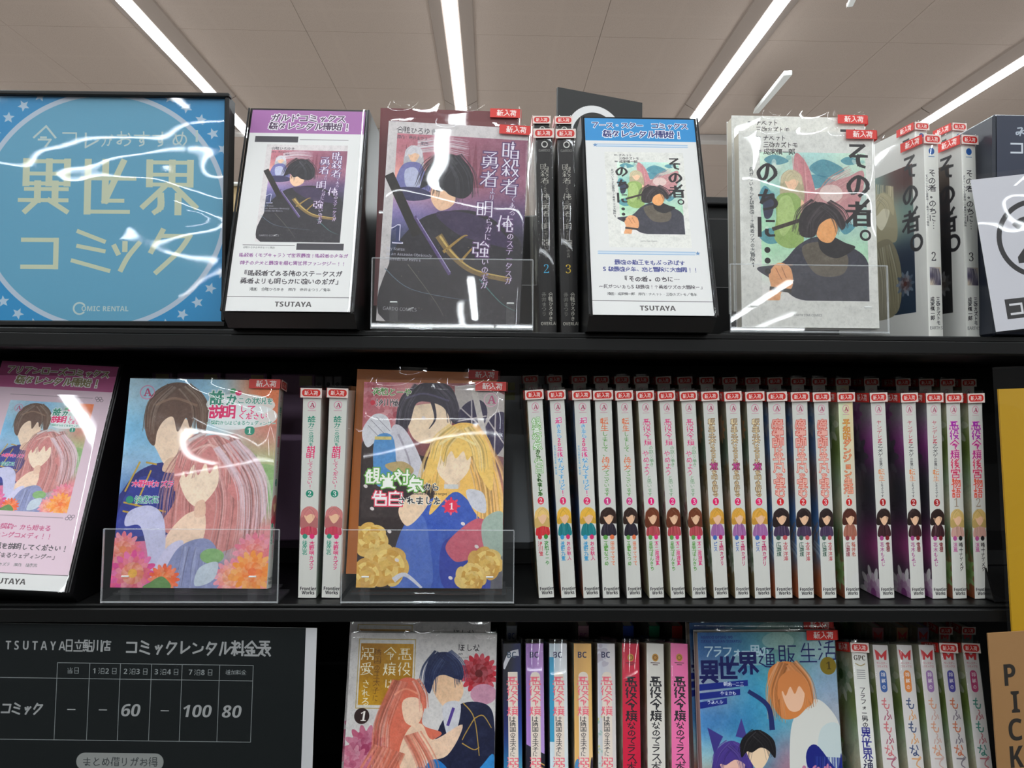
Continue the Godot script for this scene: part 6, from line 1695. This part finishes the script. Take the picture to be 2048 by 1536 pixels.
# ---------- the lowest board in view ----------
func bottom_row():
	price_board()
	var y := SHELF_C
	riser("flat black riser under the comic with coral hair", at(845, 1500, 0.70).x, 0.145, 0.0395)
	riser("flat black riser under the comic with the sky-blue cover", at(1540, 1500, 0.70).x, 0.145, 0.0395)
	var vs := spine_print({"title": [["悪役令嬢", Color(0.86, 0.42, 0.50), 1.0], ["は", INK, 0.8]], "motif": "bc_pale", "logo": "none", "num": 1, "badge": brown_ink()})
	comic("white comic standing behind the front copy with coral hair and a gold panel", "comics facing out on the lowest board", cover_pose(678, y + 0.0485, 0.690, 0.128, -0.8, 12.0), {"w": 0.1315, "h": 0.190, "front": M.villain, "spine": vs, "wrap": M.wrap_white, "fine": true, "tagged": false})
	comic("comic facing out with coral hair, a navy coat and a gold title panel", "comics facing out on the lowest board", cover_pose(680, y + 0.0470, 0.665, 0.128, -0.8, 12.0), {"w": 0.1315, "h": 0.186, "front": M.villain, "spine": vs, "wrap": M.wrap_white, "fine": true, "tagged": false, "ridges": [[0.97, 0.014, 0.0010, 0.0, 0.0]]})
	var ss := spine_print({"title": [["アラフォー男の", INK, 0.6], ["異世界", Color(0.16, 0.16, 0.46), 1.1], ["通販生活", Color(0.2, 0.2, 0.3), 1.1]], "from": 0.20, "to": 0.72, "motif": "gpc", "logo": "none", "num": 1, "num_at": 0.78, "badge": Color(0.2, 0.2, 0.4)})
	comic("second copy behind the comic with the sky-blue cover, red tag showing", "comics facing out on the lowest board", cover_pose(1400, y + 0.0470, 0.697, 0.128, 0.3, 8.0), {"w": 0.134, "h": 0.187, "front": M.shopping, "spine": ss, "wrap": M.wrap_white, "fine": true})
	comic("comic facing out with a sky-blue cover and slanting navy title", "comics facing out on the lowest board", cover_pose(1408, y + 0.0465, 0.672, 0.128, 0.3, 8.0), {"w": 0.1255, "h": 0.186, "front": M.shopping, "spine": ss, "wrap": M.wrap_white, "fine": true})
	# spines left of it
	var pinkt := Color(0.86, 0.46, 0.52)
	var villain := [["悪役令嬢", pinkt, 1.15], ["は", INK, 0.7], ["隣国の王太子に", INK, 0.55], ["溺愛", pinkt, 1.15], ["される", INK, 0.8]]
	var looks := [
		["bc_navy", 1024, Color(0.14, 0.22, 0.46), "deep navy spine", [[Color(0.08, 0.09, 0.16), Color(0.10, 0.14, 0.30)], [Color(0.10, 0.16, 0.36), Color(0.12, 0.24, 0.50)], [Color(0.30, 0.54, 0.62), Color(0.44, 0.64, 0.66)], [Color(0.74, 0.46, 0.40), Color(0.78, 0.50, 0.42)]], M.side_blue],
		["bc_lilac", 1069, Color(0.68, 0.54, 0.74), "lilac spine", [[Color(0.62, 0.50, 0.70), Color(0.70, 0.58, 0.76)], [Color(0.66, 0.54, 0.76), Color(0.70, 0.60, 0.80)], [Color(0.68, 0.60, 0.80), Color(0.66, 0.58, 0.78)]], M.side_grey],
		["bc_sky", 1116, Color(0.80, 0.83, 0.86), "white and sky-blue spine", [[Color(0.74, 0.78, 0.80), Color(0.84, 0.85, 0.86)], [Color(0.80, 0.84, 0.86), Color(0.84, 0.86, 0.87)], [Color(0.70, 0.82, 0.86), Color(0.56, 0.78, 0.84)]], M.side_blue],
		["bc_cream", 1165, Color(0.84, 0.70, 0.48), "cream spine", [[Color(0.78, 0.64, 0.44), Color(0.84, 0.70, 0.48)], [Color(0.84, 0.70, 0.48), Color(0.88, 0.76, 0.56)], [Color(0.86, 0.76, 0.62), Color(0.88, 0.80, 0.68)]], M.side_amber],
		["bc_pale", 1212, Color(0.80, 0.79, 0.78), "pale grey spine with small flowers", [[Color(0.78, 0.78, 0.80), Color(0.82, 0.80, 0.80)], [Color(0.78, 0.80, 0.78), Color(0.84, 0.82, 0.80)]], M.side_grey],
	]
	var n := 0
	for q in looks:
		var sp := spine_print({"title": villain, "from": 0.15, "to": 0.70, "t": 0.1, "motif": q[0], "logo": "none", "wash": q[4]})
		comic("comic with a %s and a pink-lettered white title strip" % q[3], "spines with a pink-lettered title strip", reclined(q[1], 1287, 0.128, 0.0158, 0.6 - 0.5 * n), {"t": 0.0158, "front": q[5], "spine": sp, "wrap": paint(q[2], 0.4), "tagged": false})
		n += 1
	var boss := [["悪役令嬢", INK, 1.1], ["なので", INK, 0.7], ["ラスボス", INK, 0.8], ["を", INK, 0.5], ["飼", Color(0.84, 0.20, 0.24), 1.1], ["ってみ", INK, 0.8]]
	for q in [["crimson", 1261, Color(0.72, 0.10, 0.28), Color(0.30, 0.02, 0.10)], ["white", 1310, Color(0.84, 0.83, 0.80), INK], ["candy pink", 1358, Color(0.86, 0.50, 0.66), INK]]:
		var sp := spine_print({"title": boss, "back": q[2], "from": 0.15, "to": 0.80, "t": 0.13, "motif": "crest", "logo": "none"})
		comic("comic with a %s spine and heavy dark lettering" % q[0], "spines with heavy dark lettering", reclined(q[1], 1287, 0.128, 0.0155, 0.6 - 0.5 * n), {"t": 0.0155, "front": M.side_wine, "spine": sp, "wrap": paint(q[2], 0.4), "tagged": false})
		n += 1
	for q in [["grey spine marked in blue", 1022, Color(0.66, 0.68, 0.72), 0.011, Color(0.26, 0.34, 0.56)], ["dusky pink spine marked in purple", 1166, Color(0.62, 0.46, 0.50), 0.0115, Color(0.50, 0.20, 0.42)], ["plain royal blue spine", 1256, Color(0.12, 0.26, 0.60), 0.0115, null], ["plain emerald spine", 1308, Color(0.08, 0.52, 0.36), 0.0115, null], ["plain scarlet spine", 1354, Color(0.74, 0.20, 0.14), 0.0115, null]]:
		var sp: StandardMaterial3D
		if q[4] == null:
			sp = paint(q[2], 0.4)
		else:
			var cv := Canvas.new(self, 80, 936, q[2])
			cv.latin("BC", 14, 40, 32, q[4], {"sx": 0.95})
			sp = printed(cv.tex())
		comic("raised rear comic with a %s" % q[0], "raised comics at the back of the lowest board", spine_out(across(q[1], 0.845, y + 0.0102), 0.092, q[3], 0.2), {"h": 0.182, "w": 0.092, "t": q[3], "front": M.side_grey, "spine": sp, "wrap": paint(q[2], 0.4), "tagged": false})
	# right of the sky-blue comic
	comic("white-spined comic with navy lettering and a red tag, right of the sky-blue cover", "white spines on the lowest board", reclined(1717, 1289, 0.128, 0.0140, -2.5), {"t": 0.0140, "front": M.side_leaf, "spine": ss, "wrap": M.wrap_white})
	var soft := [["rose", 1760, Color(0.80, 0.42, 0.44), Color(0.66, 0.34, 0.42), Color(0.20, 0.36, 0.62)], ["navy and orange", 1808, Color(0.20, 0.28, 0.44), Color(0.86, 0.62, 0.40), Color(0.88, 0.52, 0.22)], ["pale apricot", 1852, Color(0.84, 0.60, 0.48), Color(0.80, 0.66, 0.62), Color(0.60, 0.44, 0.66)], ["orange and grey", 1894, Color(0.80, 0.44, 0.30), Color(0.50, 0.46, 0.50), Color(0.30, 0.28, 0.60)], ["green and rose", 1939, Color(0.24, 0.52, 0.46), Color(0.74, 0.44, 0.46), Color(0.76, 0.26, 0.46)]]
	var k := 0
	for q in soft:
		var cv := Canvas.new(self, 80, 936, Color(0.84, 0.82, 0.81))
		motif(cv, "wing_m")
		cv.pill(22, 112, 36, 96, 17, q[4])
		cv.text("神様の", 29, 120, 22, Color(0.92, 0.90, 0.90), {"v": true, "t": 0.1, "gap": 1.2})
		var yy := 226.0
		for c in "もふもふなでなで":
			cv.text(c, 14 + (6 if "ふで".contains(c) else 0), yy, 52, q[2] if "もな".contains(c) else q[3], {"t": 0.1})
			yy += 50
		for x in [20, 40, 56]:
			cv.text("するのをよみたいです", x - 6, 640, 16, Color(0.66, 0.60, 0.58), {"v": true, "t": 0.08, "gap": 1.1})
		cv.oval(44, 850, 16, 16, q[2])
		var sp := printed(cv.tex())
		comic("white-spined comic with soft %s lettering and a red winged mark" % q[0], "spines with soft coloured lettering", reclined(q[1], 1290, 0.128, 0.0140, -2.5), {"t": 0.0140, "front": M.side_leaf, "spine": sp, "wrap": M.wrap_white, "tagged": k > 2})
		var rc: Color = [Color(0.66, 0.42, 0.44), Color(0.74, 0.54, 0.38), Color(0.64, 0.58, 0.70), Color(0.66, 0.62, 0.60), Color(0.34, 0.46, 0.44)][k]
		var rcv := Canvas.new(self, 80, 936, rc)
		motif(rcv, "wing_m")
		comic("raised rear comic behind the spine with soft %s lettering" % q[0], "raised comics at the back of the lowest board", spine_out(across([1750, 1799, 1841, 1884, 1930][k], 0.845, y + 0.0102), 0.092, 0.0125, -1.0), {"h": 0.180, "w": 0.092, "t": 0.0125, "front": M.side_leaf, "spine": printed(rcv.tex()), "wrap": paint(rc, 0.4), "tagged": k > 2})
		k += 1

func brown_ink() -> Color:
	return Color(0.2, 0.13, 0.12)

func riser(label: String, x: float, w: float, h: float):
	var o := thing("riser", label, "riser", Transform3D(Basis(), Vector3(x, SHELF_C + 0.0005, -0.708)))
	part(o, "block", slab(Vector3(0, h / 2, 0), Vector3(w, h - 0.001, 0.085), 0.001), M.black)
	part(o, "edge", slab(Vector3(0, h - 0.001, 0.043), Vector3(w, 0.002, 0.001)), M.black_gloss)

func price_board():
	var w := 0.298
	var top := at(630, 1250, 0.665)
	var h := top.y - SHELF_C - 0.003
	var tall := int(1000.0 * h / 0.2192)
	var cv := Canvas.new(self, 1360, tall, Color(0.07, 0.088, 0.092))
	cv.rect(1317, 0, 43, tall, Color(0.80, 0.80, 0.81))
	var g := Color(0.62, 0.63, 0.63)
	cv.latin("T S U T A Y A", 170, 66, 33, g, {"sx": 0.86})
	cv.text("日立鮎川店", 392, 58, 46, g, {"t": 0.11, "sx": 0.78})
	cv.text("コミックレンタル料金表", 624, 52, 60, g, {"t": 0.13, "sx": 0.85})
	var line := Color(0.55, 0.57, 0.57)
	var xs := [130, 369, 492, 609, 728, 845, 989, 1118]
	for i in xs.size():
		cv.rect(xs[i], 146 if i > 0 else 205, 2.4, 294 if i > 0 else 235, line)
	cv.rect(369, 146, 750, 2.4, line)
	cv.rect(130, 205, 989, 2.4, line)
	cv.rect(130, 438, 989, 2.4, line)
	var heads := ["当日", "1泊2日", "2泊3日", "3泊4日", "7泊8日", "追加料金"]
	for i in 6:
		var n: int = heads[i].length()
		var s := 24.0 if i < 5 else 20.0
		cv.text(heads[i], (xs[i + 1] + xs[i + 2]) / 2.0 - n * s * 0.5, 164, s, line, {"t": 0.09})
	cv.text("コミック", 160, 296, 50, g, {"t": 0.14, "shear": 0.15, "sx": 0.8})
	for i in [0, 1, 3]:
		cv.rect((xs[i + 1] + xs[i + 2]) / 2.0 - 16, 322, 32, 4, g)
	cv.latin("60", 618, 300, 46, g, {"shear": 0.15, "sx": 1.1})
	cv.latin("100", 852, 300, 46, g, {"shear": 0.15, "sx": 1.1})
	cv.latin("80", 1004, 300, 46, g, {"shear": 0.15, "sx": 1.1})
	cv.pill(458, 486, 332, 66, 32, Color(0.56, 0.57, 0.56))
	cv.text("まとめ借りがお得", 480, 500, 36, Color(0.22, 0.24, 0.25), {"t": 0.08})
	var o := thing("price_board", "dark rental price table with pale lettering and a white right margin", "sign", posed(Vector3(top.x - w / 2.0 - 0.002, SHELF_C + 0.003, -0.658), -0.9, 1.5))
	part(o, "sheet", leaflet(w, h, 0.0006, printed(cv.tex(), 0.35), M.white))
	var f := part(o, "film", wavy_sheet(w, h, 0.0009, 12), M.film)
	f.position.z = 0.0014
	part(o, "backing", slab(Vector3(0, h / 2, -0.003), Vector3(w - 0.004, h - 0.004, 0.0035), 0.0005), M.black)
	part(o, "foot", slab(Vector3(0, 0.003, -0.012), Vector3(w * 0.8, 0.006, 0.02), 0.001), M.black)

# ---------- the neighbouring shelf at the right edge ----------
func right_end():
	# the navy box and the white sheet on it
	var cv := Canvas.new(self, 500, 900, Color(0.155, 0.185, 0.27))
	cv.text("みんなの", 70, 40, 44, Color(0.72, 0.76, 0.80), {"t": 0.12})
	cv.text("コミック", 46, 100, 62, Color(0.80, 0.83, 0.86), {"t": 0.12, "gap": 0.94})
	cv.text("×", 130, 176, 30, Color(0.70, 0.74, 0.78), {"t": 0.08})
	cv.latin("COMIC RENTAL", 150, 848, 20, Color(0.72, 0.76, 0.80))
	var nb := across(1989, 0.668, SHELF_A + 0.0062)
	var navy := paint(Color(0.13, 0.15, 0.20), 0.35)
	var b := thing("navy_sign_box", "navy sign box at the upper right edge with pale lettering", "sign", posed(nb, 0.0, 0.0))
	var w := 0.120
	part(b, "body", slab(Vector3(w / 2, 0.099, -0.045), Vector3(w, 0.197, 0.088), 0.002), navy)
	var f := part(b, "print", leaflet(w - 0.004, 0.194, 0.0005, printed(cv.tex(), 0.4), navy))
	f.position = Vector3(w / 2, 0.0015, 0.0005)
	var sc := Canvas.new(self, 500, 700, Color(0.80, 0.80, 0.83))
	sc.ring(252, 300, 170, 22, Color(0.12, 0.12, 0.13))
	sc.latin("2", 150, 195, 205, Color(0.12, 0.12, 0.13))
	sc.rect(60, 560, 300, 90, Color(0.15, 0.15, 0.16))
	sc.text("コミック", 70, 568, 72, Color(0.85, 0.85, 0.86), {"t": 0.14})
	var sp := at(1990, 664, 0.656)
	var sh := thing("paper_notice", "white paper notice with a ringed 2 on the navy box", "paper", posed(sp, 7.0, 4.0))
	var q := part(sh, "sheet", leaflet(0.100, 0.136, 0.0004, printed(sc.tex(), 0.5), M.white))
	q.position = Vector3(0.051, 0, 0)
	q = part(sh, "film", wavy_sheet(0.104, 0.142, 0.0012, 31), M.film)
	q.position = Vector3(0.051, -0.002, 0.0020)
	# the yellow card in film below
	var yellow := paint(Color(0.74, 0.57, 0.04), 0.5)
	var yc := Canvas.new(self, 300, 900, Color(0.74, 0.57, 0.04))
	yc.rect(110, 60, 190, 500, Color(0.78, 0.72, 0.70))
	var yp := at(2042, 1560, 0.645)
	var yo := thing("yellow_sign", "yellow card under clear film at the right edge below the navy box", "sign", posed(yp, 2.6, 1.0))
	q = part(yo, "card", leaflet(0.120, 0.331, 0.002, printed(yc.tex(), 0.5), yellow))
	q.position.x = 0.060
	q = part(yo, "film", wavy_sheet(0.136, 0.352, 0.0012, 8), M.film)
	q.position = Vector3(0.062, -0.002, 0.0022)
	part(yo, "hanger", slab(Vector3(0.06, 0.30, -0.004), Vector3(0.10, 0.05, 0.004), 0.0005), M.black)
	# the tan card with tall letters
	var tc := Canvas.new(self, 220, 900, Color(0.60, 0.45, 0.28))
	var ty := 122.0
	for ch in "PICK":
		var wide := {"P": 84, "I": 24, "C": 78, "K": 84}
		tc.latin(ch, 84 - wide[ch] * 0.36, ty, 82, Color(0.14, 0.12, 0.10), {"bold": true, "sx": 0.9})
		ty += 104
	var tp := at(1997, 1560, 0.640)
	var to := thing("tan_sign", "tan card lettered downwards in black at the lower right corner", "sign", posed(tp, 3.6, 1.0))
	q = part(to, "card", leaflet(0.046, 0.122, 0.0015, printed(tc.tex(), 0.6), paint(Color(0.60, 0.45, 0.28), 0.7), Rect2(0, 0, 1, 0.62)))
	q.position.x = 0.023
	part(to, "stay", slab(Vector3(0.023, 0.05, -0.006), Vector3(0.03, 0.10, 0.008), 0.001), M.black)
